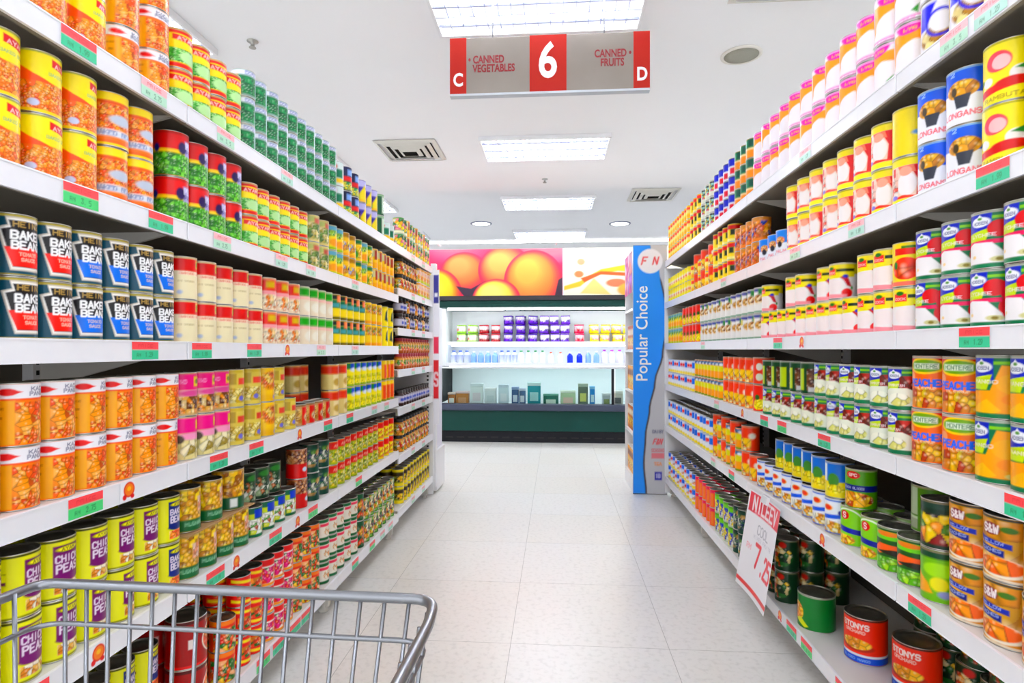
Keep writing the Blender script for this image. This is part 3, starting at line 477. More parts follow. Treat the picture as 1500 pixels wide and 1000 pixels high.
prod('gor', 'peach_can', 'green and orange banded can', .074, .086, [('f', 'f0a050'), ('b', .5, 1, '128055'), ('r', -.1, .2, .6, .95, '1f5a4a'), ('b', .42, .5, 'f4e0b0'), ('e', .1, .22, .2, .14, 'f49a2a')])
prod('bwr', 'cocktail_can', 'blue and white can with red print', .074, .086, [('f', 'eef0f6'), ('b', .55, 1, '2236c0'), ('r', -.15, .15, .1, .45, 'e0324a'), ('b', .94, 1, '1a1a3a')])
prod('wrb', 'cocktail_can', 'white can with red black motifs', .072, .086, [('f', 'ececdc'), ('v', -.8, .8, .3, .95, .18, ['2a2a2a', 'd83a6a', 'f0f0e0', 'e8e060', '9ad0c0'], 3)])
prod('yrd', 'pineapple_can', 'yellow red black pineapple can', .072, .086, [('f', 'f6dc1a'), ('b', .7, .95, 'e02a2a'), ('r', 0, .3, .35, .7, '2a3a2a'), ('b', 0, .15, 'f8f0a0')])
prod('yo', 'peach_can', 'yellow can with red lettering', .072, .086, [('f', 'f8dc28'), ('b', .65, .9, 'ef5a3a'), ('b', .4, .65, 'f8e890'), ('e', 0, .2, .3, .12, 'f8b81a')])
prod('ylychee', 'lychee_can', 'yellow topped lychee can', .0880, .118, [('f', 'f6efe9'), ('b', .82, 1, 'f2df12'), ('b', 0, .13, 'f6f00a'), ('r', -.45, .5, .13, .82, 'f4d8c8'), ('p', [(.02, .82), (.5, .82), (.6, .13), (.14, .13), (.17, .5)], 'dc2a28'), ('p', [(-.2, .82), (.1, .82), (.14, .66), (-.15, .7)], 'f08a70'), ('e', -.03, .42, .18, .25, 'f8f0ee'), ('v', -.4, -.2, .2, .7, .1, ['f4c8b8', 'e86a5a', 'f8e8e0'], 2), ('e', -.05, .70, .12, .1, 'f0b09a'), ('p', [(-.4, .13), (-.1, .2), (.4, .13)], 'f0503a'), ('r', -.33, -.27, .62, .8, 'e0302a'), ('e', -.3, .17, .09, .05, '8a7ad8'), ('e', .38, .13, .08, .04, '2a8a2a'), ('r', -1.2, -.55, .13, .85, 'e8e0a0'), ('b', .965, 1, 'a8a03a')], 3, 18)
prod('yplain', 'lychee_can', 'plain yellow backed can', .0880, .118, [('f', 'eed80e'), ('e', .25, .45, .1, .05, '6a9ac8'), ('r', -.35, -.3, .3, .36, 'a89a10'), ('b', .965, 1, 'c8b82a')], 2, 4)
prod('palm', 'palm_seed_can', 'blue white longan can with gold cup', .0890, .118, [('f', 'f0f0f6'), ('b', .48, 1, '0e68d8'), ('p', [(-.55, .6), (.55, .48), (.55, .3), (-.55, .3)], 'f0f0f6'), ('ve', .0, .62, .27, .17, .13, ['e8a818', 'f4bc28', 'c8860c'], 6), ('p', [(-.13, .52), (.15, .52), (.09, .28), (-.08, .28)], '3a3e4a'), ('e', -.12, .6, .05, .09, '4a3a1a'), ('t', 'LONGANS', -.02, .17, .66, .09, 'e83048', .2), ('t', '24', -.1, .93, .2, .07, 'c8e0f4', .2), ('b', .965, 1, '8ab0d8')], 3, 6)
prod('rambu', 'rambutan_can', 'yellow rambutan can with red fruit', .0890, .118, [('f', 'f2e412'), ('p', [(-.55, .25), (.6, .4), (.6, .28), (-.55, .12)], 'd8202c'), ('e', -.1, .68, .19, .17, 'e85a68'), ('e', -.06, .66, .13, .12, 'f4c8c8'), ('e', .2, .42, .15, .13, 'f4f0f0'), ('e', -.28, .38, .1, .08, 'f0f0ec'), ('e', .15, .3, .3, .08, 'd02030'), ('p', [(.12, .5), (.4, .62), (.34, .45)], '2a8a3a'), ('e', -.42, .42, .06, .05, '2a8a3a'), ('t', 'RAMBUTAN', .0, .08, .7, .06, '8a6a10', .18), ('b', .965, 1, 'b8b03a')], 3, 10)
prod('brown_b', 'peach_can', 'amber can with blue spots', .078, .105, [('f', 'e88a2a'), ('v', -.9, .9, .15, .85, .18, ['f0a03a', 'd8682a', 'f8b850', '2a4aa8', 'c87a3a'], 7), ('b', .88, 1, 'c89050')])
prod('pbw', 'palm_seed_can', 'short white can with blue top', .085, .100, [('f', 'eef0f6'), ('b', .5, 1, '2a8ae0'), ('ve', 0, .6, .2, .15, .1, ['f08a5a', 'e8b070'], 3), ('e', .0, .45, .1, .12, '2a2a3a'), ('t', 'PALM', 0, .18, .5, .1, 'e84060', .2)], 2)
prod('roost', 'lychee_can', 'white lychee can with yellow top', .0790, .108, [('f', 'f7f0ee'), ('b', .68, .97, 'f2e012'), ('p', [(-.5, .70), (.5, .76), (.5, .60), (-.5, .55)], 'f2e412'), ('r', -.3, .0, .68, .86, 'ee4a4a'), ('t', 'COCK', -.15, .74, .26, .05, 'fbe8e4', .2), ('e', -.15, .87, .09, .05, '2a7a2a'), ('r', .02, .5, .76, .84, '10301e'), ('e', -.05, .36, .22, .2, 'f8ecea'), ('p', [(.12, .6), (.3, .66), (.42, .3), (.3, .35), (.22, .5)], 'c82038'), ('e', .26, .62, .07, .05, '3a3ac8'), ('e', .3, .14, .14, .13, 'ee2c28'), ('p', [(-.5, .0), (.3, .0), (.3, .1), (-.5, .14)], 'f4a0a8'), ('e', .42, .28, .03, .05, '3a9a3a'), ('b', .97, 1, 'b8b060')], 3, 15)
prod('strawb', 'strawberry_can', 'yellow can with red orange fruit', .0790, .108, [('f', 'f0d818'), ('ve', .1, .4, .32, .26, .3, ['f0501e', 'e8401a', 'f46a2a'], 2), ('e', -.12, .48, .05, .09, '2a7a2a'), ('r', -.15, .3, .72, .88, 'e8403a'), ('r', .02, .4, .87, .93, '4a7a1a'), ('b', 0, .1, 'f28070')], 3, 8)
def hosen(fruit, txt='LYCHEE', pic=None): return [('f', '0d7a50'), ('r', -.45, .0, .60, .97, '1a3ab8'), ('r', .0, .6, .86, .91, '8ac81e'), ('p', [(-.45, .62), (-.02, .7), (-.1, .45), (-.45, .45)], 'c8dc14')]+fruit+[('e', -.19, .82, .17, .09, 'f4f6fa'), ('p', [(-.28, .86), (-.19, .95), (-.1, .86)], 'f4f6fa'), ('t', 'HOSEN', -.19, .80, .26, .05, '22307a', .22), ('e', -.19, .88, .04, .025, '5a9a3a'), ('t', txt, -.15, .58, .42, .05, 'f6e8ee', .2), ('b', 0, .07, '0d7a50'), ('b', .965, 1, 'b4b4a8')]
prod('hosen_l', 'lychee_can', 'green blue lychee can with red fruit', .0855, .114, hosen([('e', .10, .68, .17, .15, 'd8243a'), ('e', .33, .62, .16, .2, 'e02e44'), ('e', .35, .32, .2, .22, 'd8283c'), ('p', [(-.5, .48), (.2, .5), (.2, .42), (-.5, .42)], 'e81e6e'), ('p', [(-.55, .07), (-.55, .38), (-.3, .46), (.0, .44), (.2, .22), (.25, .07)], 'f6f2f2'), ('e', .1, .14, .13, .05, 'd8d2a0'), ('e', .1, .14, .05, .03, '8a7a2a'), ('e', -.3, .2, .04, .03, 'f4d8a0')]), 3, 14)
prod('hosen_r', 'rambutan_can', 'green blue can with hairy red fruit', .0800, .108, hosen([('v', -.05, .55, .46, .80, .14, ['c03a2a', 'a82a1e', 'e06a3a', '7a2a1a'], 3), ('p', [(-.5, .1), (-.5, .42), (-.3, .50), (.1, .52), (.36, .40), (.48, .1)], 'eef0e0'), ('ve', -.08, .24, .26, .15, .14, ['f0e8a8', 'e0dc8a', 'f8f8e8'], 4)], 'RAMBUTAN'), 3, 16)
prod('hosen_m', 'mango_can', 'green blue can with golden mango', .0900, .124, hosen([('p', [(-.5, .42), (-.05, .44), (.1, .85), (.65, .80), (.65, .07), (-.5, .07)], 'f6a90c'), ('p', [(-.45, .1), (-.1, .3), (.1, .12), (.0, .07), (-.4, .07)], 'fac01a'), ('e', .25, .55, .22, .16, 'f8b41a'), ('e', .3, .3, .2, .1, 'f89a0e'), ('e', .34, .12, .14, .05, 'ecd890'), ('e', .34, .12, .05, .03, 'c87a2a')], 'MANGO'), 3, 8)
prod('peachm', 'peach_can', 'red orange peaches can', .0890, .122, [('f', 'ee7a1c'), ('b', .80, .97, 'dc1f26'), ('e', .0, .82, .34, .16, 'f4d018'), ('e', .0, .82, .30, .12, '7aa82a'), ('r', -.24, .24, .76, .87, 'e8f0dc'), ('t', 'MONTERE', .0, .815, .44, .07, '3a7a4a', .2), ('ve', .0, .2, .55, .19, .12, ['f0c018', 'f8d83a', 'd88a12', 'b84a12', 'e8a81a'], 6), ('e', -.3, .6, .1, .1, 'f4a87a'), ('t', 'PEACHES', .02, .49, .70, .12, '2a78e8', .3), ('t', 'IN SYRUP', .0, .39, .4, .035, 'f8e8c8', .2), ('b', .965, 1, 'b8b4a8')], 3, 8)
prod('wby', 'soft_drink_can', 'small white blue and yellow can', .066, .095, [('f', 'f0f2f8'), ('b', .0, .2, 'f4e012'), ('b', .5, .75, 'dfe6f6'), ('r', -.2, .2, .5, .9, '2a7ae0'), ('r', .25, .5, .55, .75, 'ee6a6a'), ('b', .95, 1, '8aa8d0')])
prod('yog', 'mango_can', 'yellow orange can with blue top', .072, .100, [('f', 'f8a818'), ('b', .45, .75, 'e8e41a'), ('b', .78, .97, '3a6a9a'), ('b', 0, .08, '2a9a3a'), ('e', .1, .82, .14, .07, 'e8f0f8')])
prod('orr', 'pineapple_can', 'orange red can with fruit pieces', .076, .112, [('f', 'ee5218'), ('v', -.7, .2, 0, .5, .14, ['f8d020', '8a4a1a', 'f0902a', 'f4e8b0'], 3), ('b', .95, 1, 'c8a890'), ('e', .25, .6, .14, .12, 'f0ece0')])
prod('pine_big', 'pineapple_can', 'red can with yellow pineapple', .086, .114, [('f', 'e8401a'), ('p', [(.0, .1), (.15, .45), (.45, .5), (.8, .9), (.8, .1)], 'f0b010'), ('ve', .05, .25, .26, .2, .12, ['f8e01a', 'f4cc10', 'f8ec4a'], 4), ('e', .0, .52, .1, .1, '2a6a2a'), ('b', .965, 1, 'b8a890')], 2, 4)
prod('seasp', 'seasonal_fruit_can', 'dark orange spotted can', .084, .112, [('f', 'e04a14'), ('e', .1, .65, .13, .14, 'e8e4d8'), ('e', .1, .25, .15, .14, 'd8dcc8'), ('r', .35, .8, 0, .9, '6a2210'), ('b', .965, 1, 'b8a890')], 2, 4)
prod('gdr', 'rambutan_can', 'dark green can with pale lime panel', .080, .108, [('f', '0f4a2a'), ('r', -.35, .0, .1, .8, 'b8cc28'), ('v', .1, .6, .1, .8, .14, ['5a2a1a', '7a4a2a', '1a3a2a'], 3), ('r', .15, .4, .05, .2, 'c8c8c8'), ('b', .965, 1, '9aa090')], 2, 20)
prod('coct', 'fruit_cocktail_can', 'white blue fruit cocktail can', .080, .110, [('f', 'eef1fa'), ('b', .93, .97, '2a6ad0'), ('r', .3, 1.2, .3, .93, '2a86d8'), ('ve', .0, .16, .42, .2, .13, ['e8a81a', 'f4cc3a', 'f8f0d0', 'd88a1a', 'e8e8e0'], 6), ('e', -.08, .74, .15, .09, 'f4b83a'), ('e', -.08, .74, .12, .07, 'e8482a'), ('p', [(-.35, .50), (.3, .58), (.3, .46), (-.35, .38)], '1e6ae0'), ('e', .28, .62, .07, .07, '2a2a9a'), ('b', .97, 1, 'b0b8c8'), ('b', 0, .04, '2a6ad0')], 3, 10)
prod('coct_y', 'fruit_cocktail_can', 'blue sky can with yellow fruit', .080, .110, [('f', '2a7ad0'), ('r', -.5, -.2, .3, .95, 'eef4fa'), ('b', 0, .45, 'eedc28'), ('e', .0, .5, .16, .2, '4a8a3a'), ('ve', .05, .25, .25, .12, .12, ['f4e84a', 'e8d020'], 3), ('b', .965, 1, 'b0b8c8')], 2, 8)
prod('spc', 'peach_slices_can', 'green peach can with navy band', .080, .112, [('f', '5a9a1e'), ('e', .0, .86, .18, .1, 'c82a2a'), ('t', 'SPC', .0, .86, .22, .07, 'f8e8e0', .22), ('b', .44, .60, '1f2a80'), ('t', 'PEACH SLICES', .0, .52, .55, .05, 'c8d0f0', .15), ('ve', .0, .22, .5, .2, .12, ['f0b818', 'f8d03a', 'd8881a', 'b8501a'], 4), ('b', .965, 1, 'a8b088')], 3, 5)
prod('spc_g', 'peach_slices_can', 'large plain green can showing barcode', .099, .115, [('f', '5a9010'), ('r', -.48, -.14, .35, .98, 'b8c8a8'), ('r', -.48, -.14, .35, .36, '3a5a10'), ('r', -.48, -.14, .05, .32, 'd0dcc0')]+[('r', -.46+.034*k, -.446+.034*k, .05, .26, '5a6a4a') for k in range(10)]+[('e', .22, .5, .12, .08, '2a5a4a'), ('b', .965, 1, 'a8a878')], 3, 3)
prod('spc_l', 'pear_can', 'lime green can with white arc', .082, .112, [('f', '74b81e'), ('e', -.05, .4, .52, .62, '8acc2e'), ('arc', -.05, .4, .48, .55, .035, 'eef4e4'), ('e', -.12, .78, .13, .12, 'd8242c'), ('t', 'S', -.12, .78, .1, .14, 'f8e8e8', .2), ('p', [(-.45, .50), (.3, .42), (.3, .28), (-.45, .36)], '1f2ea0'), ('ve', -.15, .13, .3, .13, .12, ['f0b818', 'd8881a', 'f8d84a'], 5), ('b', .965, 1, 'a8b088')], 3, 6)
prod('papaya', 'papaya_can', 'green can with orange papaya', .088, .112, [('f', '1d5a1e'), ('b', .72, .92, '7ad03a'), ('e', .0, .86, .3, .06, 'e88a3a'), ('p', [(-.45, .44), (-.2, .62), (.35, .6), (.5, .5), (.1, .48), (-.2, .36)], 'f2701a'), ('p', [(-.3, .42), (.1, .5), (.5, .5), (.2, .36)], '2a2418'), ('ve', .0, .16, .5, .16, .13, ['8ad02a', '6ab820', 'b0e04a'], 6), ('b', .965, 1, '9aa088')], 3, 5)
prod('dkfruit', 'mango_can', 'dark fruit can with mango picture', .082, .108, [('f', '1e3a2c'), ('v', -.5, .5, .08, .72, .2, ['8a2a2a', 'f0a02a', 'c8dc2a', '4a1a2a', 'f0d01a', '5a8a2a'], 7), ('b', .84, 1, '2a4a3c'), ('r', .3, .5, .1, .5, 'b8a8b8'), ('b', .965, 1, '9a8a70')], 2, 6)
prod('gyfruit', 'mango_can', 'lime green can with sliced mango', .082, .118, [('f', '7ab81e'), ('b', .84, 1, '0e4a2c'), ('p', [(-.5, .1), (-.5, .62), (-.1, .35), (.0, .15)], 'f4b01a'), ('e', .1, .62, .3, .14, 'a8dc2a'), ('e', .1, .35, .16, .14, 'e8e02a'), ('e', .2, .16, .12, .07, '9aa0d0'), ('b', .965, 1, '9a8a70')], 2, 6)
prod('swp', 'sliced_peach_can', 'golden peach can with blue ribbon', .0965, .123, [('f', 'e0a41e'), ('v', -1.3, 1.3, 0, .95, .34, ['e8ac22', 'dc9c18', 'f0b830', 'd8941a'], 8), ('e', -.15, .80, .16, .1, '8a1a3a'), ('t', 'S&W', -.15, .80, .28, .12, 'f8f0f0', .25), ('e', .12, .82, .12, .05, '4a7a2a'), ('p', [(-.4, .66), (.16, .60), (.16, .51), (-.4, .57)], '1c3aa8'), ('p', [(-.4, .54), (.06, .48), (.06, .37), (-.4, .43)], '16308a'), ('t', 'YELLOW', -.14, .585, .4, .045, 'b8c4f0', .18, -.1), ('t', 'PEACHES', -.18, .455, .4, .045, 'b8c4f0', .18, -.1), ('e', -.02, .2, .42, .16, 'f4ead8'), ('ve', -.05, .22, .38, .14, .12, ['f48a18', 'f8a42a', 'ee7410'], 9), ('b', .96, 1, '4a4a44'), ('b', 0, .03, 'e8e0d0')], 3, 12)
prod('delm', 'fruit_cocktail_can', 'dark green can with fruit cluster', .086, .118, [('f', '123a20'), ('ve', .0, .45, .42, .33, .13, ['e89a2a', 'f4c83a', 'c84a1e', '2a6a2a', '14401e', 'f0d8a0'], 5), ('e', .1, .84, .12, .1, 'c8382a'), ('t', 'FRUIT', -.05, .62, .5, .07, 'd8dcc8', .16), ('b', .965, 1, '8a8a6a')], 2, 20)
prod('delm_big', 'peach_can', 'large green can with yellow fruit', .118, .118, [('f', '0a7a34'), ('e', -.45, .78, .12, .1, '2a6a2a'), ('ve', -.42, .45, .26, .28, .13, ['f0a41a', 'f4c02a', 'e8861a'], 6), ('p', [(-.5, .2), (-.25, .3), (.0, .08), (-.12, .03)], 'd8dc2a'), ('b', .96, 1, 'a8a898')], 3, 0)
prod('stony', 'mango_slices_can', 'large red can with blue foot band', .118, .138, [('f', 'ea4a26'), ('b', 0, .15, '1f62d0'), ('b', .15, .20, 'e8f0f8'), ('t', 'STONYS', -.02, .82, .6, .11, 'f8f0ec', .24), ('t', 'ORCHARD', -.02, .69, .45, .06, 'f8e0d8', .2), ('e', .0, .35, .38, .10, 'b8401a'), ('ve', .0, .42, .32, .12, .12, ['f0b83a', 'f8d460', 'e09a2a'], 7), ('t', 'SLICED MANGO', .0, .075, .6, .045, 'a8c8f4', .18), ('b', .965, 1, '3a3630')], 3, 0)
prod('orm', 'papaya_can', 'orange magenta striped can', .074, .098, [('f', 'f25a1c'), ('b', .8, .97, 'e8206a'), ('r', -.1, .1, .0, .8, 'f08a4a'), ('r', .2, .35, .2, .7, '8a4ac8'), ('b', 0, .08, 'f47a2a')])
prod('limeb', 'coconut_can', 'lime can with blue white print', .078, .098, [('f', '7ccc1a'), ('b', .0, .3, 'f0f0e8'), ('v', -.5, .5, .05, .7, .16, ['f4dc1a', '2a3ac0', 'f4f4f0', '3a9a3a'], 3), ('b', .9, 1, '5aa01a')])
prod('bwy', 'milk_can', 'blue white milk can with yellow foot', .072, .095, [('f', 'f0f4fa'), ('b', .65, 1, '1e74e0'), ('b', 0, .22, 'f2e01a'), ('v', -.4, .4, .3, .6, .15, ['e8e8f0', 'f0b080', '8ab0e8'], 4)])
prod('wbrn', 'mushroom_can', 'white can with brown picture', .080, .108, [('f', 'eeece8'), ('b', .84, .97, '2a3a9a'), ('r', .1, .5, .72, .97, '3a8a4a'), ('ve', .1, .55, .26, .17, .11, ['a8682a', 'd8a860', '8a4a1e', 'f0dcb8'], 4), ('b', 0, .07, '1a8a5a'), ('r', -.5, -.2, .6, .84, 'd8c83a'), ('b', .965, 1, 'b8b8ae')], 1, 18)
prod('wby2', 'soft_drink_can', 'small white red and yellow can', .066, .095, [('f', 'f0f2f8'), ('b', .0, .2, 'f4e012'), ('b', .5, .6, 'cfd8ee'), ('e', .0, .68, .25, .12, 'e84a50'), ('r', -.4, -.25, .4, .9, '2a7ae0'), ('b', .95, 1, '8aa8d0')])
prod('yelbox', 'pudding_can', 'lemon yellow and white can', .072, .090, [('f', 'f8ea4a'), ('b', .35, .6, 'f8f4e8'), ('b', .8, 1, 'f4e020'), ('e', .1, .45, .2, .1, 'f08a4a')])

LOD = {0: (28, 12), 1: (48, 20), 2: (84, 38), 3: (170, 72)}
CACHE = {}
def label_geo(p, q, r, h, seed=0):
    nu, nv = LOD[q]; z0, z1 = .0024, h-.0024
    th = np.linspace(-PI, PI, nu, endpoint=False); zz = np.linspace(z0, z1, nv)
    T, Z = np.meshgrid(th, zz); T = T.ravel(); Z = Z.ravel()
    jar = p['shape'] == 'jar'; box = p['shape'] == 'box'
    if jar:
        t = Z/h; R = np.where(t < .06, r*(.9+t*1.6), np.where(t < .68, r, r-(r*.3)*np.clip((t-.68)/.14, 0, 1)))
    elif box: R = r/np.maximum(np.abs(np.cos(T)), np.abs(np.sin(T)))*.98
    else: R = np.full_like(T, r)
    c = Art(T*r/h, (Z-z0)/(z1-z0), 1.3*max(2*PI*r/nu, h/nv)/h).run(p['ops'])
    v = list(zip(R*np.cos(T), R*np.sin(T), Z))
    f = [(j*nu+i, j*nu+(i+1) % nu, (j+1)*nu+(i+1) % nu, (j+1)*nu+i) for j in range(nv-1) for i in range(nu)]
    return v, f, c
def metal(mb, p, r, h, mi, n, lid=True):
    if p['shape'] == 'box':
        mb.box(-r*.97, r*.97, -r*.97, r*.97, .0, .0045, mi); mb.box(-r*.97, r*.97, -r*.97, r*.97, h-.0045, h, mi); return
    if p['shape'] == 'jar':
        mb.lathe([(r*.86, 0), (r*.9, .004)], n, mi, cap0=True)
        mb.lathe([(r*.74, h*.80), (r*.80, h*.81), (r*.80, h-.002), (r*.77, h)], n, mi, cap1=True); return
    mb.lathe([(r-.0015, .0), (r+.0003, .0005), (r+.0003, .0019), (r-.0006, .0027)], n, mi, cap0=True)
    mb.lathe([(r-.0006, h-.0027), (r+.0003, h-.0019), (r+.0003, h-.0005), (r-.0012, h)], n, mi)
    if lid: mb.lathe([(r-.0012, h), (r-.0025, h-.0015), (r-.0030, h-.0040), (r*.86, h-.0046), (r*.83, h-.0036), (r*.60, h-.0036), (r*.58, h-.0044), (.0005, h-.0044)], n, mi)
def protos(key, r, near, q):
    k = (key, near, q)
    if k in CACHE: return CACHE[k]
    p = PR[key]; h = p['h']; v, f, c = label_geo(p, q, r, h)
    cap = TIN
    if p['lid']: cap = mat('cap_'+p['lid'], p['lid'], .4, noise=(50, '3a3030', .3))
    if p['shape'] == 'box': cap = PRINT
    n = {0: 14, 1: 20, 2: 28, 3: 40}[q]
    if near and p['shape'] == 'can':
        lab = MB().add(v, f, 0, True).mesh('paper_label', PRINT); paint(lab, np.arange(len(v)), c, len(v))
        b = MB(); metal(b, p, r, h, 0, n, False); b.lathe([(r-.0012, .0015), (r-.0012, h-.0015)], n)
        bod = b.mesh(p['kind'], TIN)
        ld = MB().lathe([(r-.0012, h), (r-.0025, h-.0015), (r-.0030, h-.0040), (r*.86, h-.0046), (r*.83, h-.0036), (r*.60, h-.0036), (r*.58, h-.0044), (.0005, h-.0044)], n).mesh('lid', LIDM)
        CACHE[k] = (bod, [('paper_label', lab), ('lid', ld)])
    else:
        mb = MB().add(v, f, 0, True); metal(mb, p, r, h, 1, n)
        me = mb.mesh(p['kind'], [PRINT, cap]); paint(me, np.arange(len(v)), c, len(me.vertices)); CACHE[k] = (me, [])
    return CACHE[k]
TOTAL = [0]; SEEN = {}
ORD = ['', 'first', 'second', 'third', 'fourth', 'fifth', 'sixth', 'seventh', 'eighth', 'ninth', 'tenth']
def ordn(n): return ORD[n] if n <= 10 else '%d%s' % (n, 'th' if 10 < n % 100 < 14 else {1: 'st', 2: 'nd', 3: 'rd'}.get(n % 10, 'th'))
rng = random.Random(7)
def put(key, side, lev, x, y, z, near, where, q=None, rz=0, r=None):
    p = PR[key]; r = r or p['d']/2
    q = p['q'] if q is None else min(q, p['q'])
    me, kids = protos(key, r, near, q)
    o = bpy.data.objects.new(p['kind'], me); COL.objects.link(o); o.location = (x, y, z+.0004)
    o.rotation_euler = (0, 0, rz); o['label'] = p['look']+', '+where; o['category'] = 'jar' if p['shape'] == 'jar' else 'carton' if p['shape'] == 'box' else 'can'
    o['group'] = '%ss on the %s shelf of the %s row' % (p['look'], ('top', 'second', 'third', 'fourth', 'fifth', 'sixth', 'seventh')[lev], 'left' if side == 'L' else 'right')
    for nme, km in kids: c = bpy.data.objects.new(nme, km); COL.objects.link(c); c.parent = o
    TOTAL[0] += 1; return o
SHN = ['top', 'second', 'third', 'fourth', 'fifth', 'sixth', 'lowest']
def stack(side, lev, pa, pb, key, tiers=2, back=0, skip=(), set_back=0, z0=0, levels=None, alt=None, tier0=0, gap=0.002):
    """a block of cans on one shelf from picture column pa (near) to pb (far): tiers high, `back` extra rows behind"""
    if isinstance(key, str): key = [key]
    a = A_L if side == 'L' else A_R; s = -1 if side == 'L' else 1
    LV = levels or (LV_L if side == 'L' else LV_R)
    z0 *= 1.033; y0, y1 = ypx(pa, a+s*.032), ypx(pb, a+s*.032); d = max(PR[k]['d'] for k in key)
    y1 = min(y1, (JR[4] if side == 'R' else JL[4])-.006)
    n = max(1, int((y1-y0)/(d+gap)+.25)); pitch = max((y1-y0)/n, d+.0012)
    lim = (JR[4] if side == 'R' else JL[4] if levels or y0 > JL[3] else JL[3])-.004
    if y0+n*pitch > lim:
        n = int((lim-y0)/(d+.0012))
        if n < 1: return
        pitch = (lim-y0)/n
    nl = len(LV)
    for i in range(n):
        k = key[i % len(key)]; p = PR[k]
        for row in range(back+1):
            for t in range(tiers):
                if (i, t) in skip and row == 0: continue
                if (i, t, row) in skip: continue
                kk = k if not (alt and t == 0 and row == 0) else alt
                y = y0+(i+.5)*pitch; x = a+s*(.016+d/2+set_back+row*(d+.004)+rng.uniform(0, .003)); z = LV[lev]+z0+t*(PR[k]['h']+.0005)
                near = y < 2.3 and row == 0
                q = 3 if y < 1.9 else 2 if y < 2.9 else 1 if y < 3.9 else 0
                if row: q = min(q, 1)
                # index of this look on this shelf, counted from the near end
                idk = (side, lev, PR[kk]['look'], t+tier0, row); SEEN[idk] = SEEN.get(idk, 0)+1
                tt = t+tier0
                where = '%s from viewer, %s%s tier, %s %s%s shelf' % (ordn(SEEN[idk]), ('lower', 'second', 'third')[tt], ' back' if row == 1 else ' rearmost' if row else '', SHN[lev] if lev < nl-1 else 'lowest', 'far ' if nl == 7 else '', 'left' if side == 'L' else 'right')
                rz = ((-math.radians(14) if kk == 'bean_a' else 0 if PR[kk]['q'] == 3 or PR[kk]['shape'] == 'box' else -math.radians(22)) if side == 'L' else PI+math.radians(32))+math.radians(rng.uniform(-1, 1)*PR[kk]['rnd'])
                put(kk, side, lev, x, y, z, near, where, q, rz)
# ------------------------------------------------------------------ left row, top shelf first
L, R = 'L', 'R'
stack(L, 0, -30, 163, 'bean_a', 2)
stack(L, 0, 163, 256, 'kac_s', 3)
stack(L, 0, 256, 354, 'peas_yr', 2)
stack(L, 0, 356, 492, 'corn_g', 3)
stack(L, 0, 492, 503, 'light_g', 2)
stack(L, 0, 504, 526, 'navy', 2)
stack(L, 0, 527, 552, 'violet_y', 2)
stack(L, 0, 553, 563, 'dkgreen', 2)
stack(L, 0, 564, 584, 'light_g', 1)
stack(L, 0, 586, 632, ['mixfar', 'mixfar', 'yel_r'], 2, levels=LV_L7)
stack(L, 1, -30, 150, 'bean_a', 2)
stack(L, 1, 152, 228, 'bean_b', 2)
stack(L, 1, 249, 356, 'peas_rg', 2)
stack(L, 1, 360, 449, 'peas_yr', 2)
stack(L, 1, 454, 482, 'beige_m', 2)
stack(L, 1, 483, 501, 'yel_b', 2)
stack(L, 1, 502, 520, 'yel_d', 2)
stack(L, 1, 521, 545, ['yel_g', 'yel_b'], 2)
stack(L, 1, 546, 582, 'yel_r', 2)
stack(L, 1, 586, 610, 'jar_k', 2, levels=LV_L7)
stack(L, 1, 611, 632, 'box_o', 2, levels=LV_L7)
stack(L, 2, -60, 110, 'heinz_r', 2)
stack(L, 2, 111, 257, 'heinz_b', 2)
stack(L, 2, 262, 386, 'cream_r', 2)
stack(L, 2, 388, 440, 'cream_f', 2)
stack(L, 2, 441, 487, 'white_gn', 2)
stack(L, 2, 488, 534, 'black_gy', 2)
stack(L, 2, 535, 559, 'yel_o', 2)
stack(L, 2, 560, 582, 'yel_pl', 2)
stack(L, 2, 586, 632, ['jar_b', 'jar_b', 'jar_k'], 2, levels=LV_L7)
stack(L, 3, -60, 259, 'kac', 2)
stack(L, 3, 264, 334, 'mag', 2, alt='mag2')
stack(L, 3, 336, 385, 'mush_y', 2)
stack(L, 3, 386, 416, ['mush_o', 'mush_y'], 2)
stack(L, 3, 417, 434, 'mush_y', 1)
stack(L, 3, 417, 434, 'mush_y', 2, set_back=.08, skip=((0, 0), (1, 0)))
stack(L, 3, 436, 482, 'mush_red', 1)
stack(L, 3, 462, 484, 'cream_o', 2, set_back=.10)
stack(L, 3, 484, 509, 'cream_o', 2)
stack(L, 3, 510, 558, 'yel_bl', 2)
stack(L, 3, 559, 582, 'or_tall', 2)
stack(L, 3, 586, 632, 'jar_r', 2, levels=LV_L7)
stack(L, 4, -60, 235, 'chick', 2, back=1)
stack(L, 4, 236, 262, 'bakedy', 2, back=1)
stack(L, 4, 265.5, 365, 'gold_m', 1, back=1)
o = MB().box(A_L-.012, A_L-.18, ypx(265.5, A_L-.032), ypx(365, A_L-.032), LV_L[4]+.1178, LV_L[4]+.1212).build('cardboard_tray', mat('cardboard', 'b98f5c', .8, noise=(60, 'a87d4b', .7)))
tag(o, 'brown cardboard sheet between the two tiers of gold mushroom cans', 'cardboard')
stack(L, 4, 265.5, 330, 'gold_m', 1, back=1, z0=.1182, tier0=1)
stack(L, 4, 331, 364, 'gold_mg', 1, z0=.1182, tier0=1)
stack(L, 4, 366, 434, 'gwy', 1, back=1)
stack(L, 4, 368, 424, 'dk_mush', 1, z0=.0958, tier0=1, set_back=.03)
stack(L, 4, 435, 452, 'red_bean', 2)
stack(L, 4, 453, 483, 'blk_gn', 2)
stack(L, 4, 484, 553, 'red_pea', 2)
stack(L, 4, 554, 582, 'red_yel', 2)
stack(L, 4, 586, 628, 'jar_b', 1, levels=LV_L7)
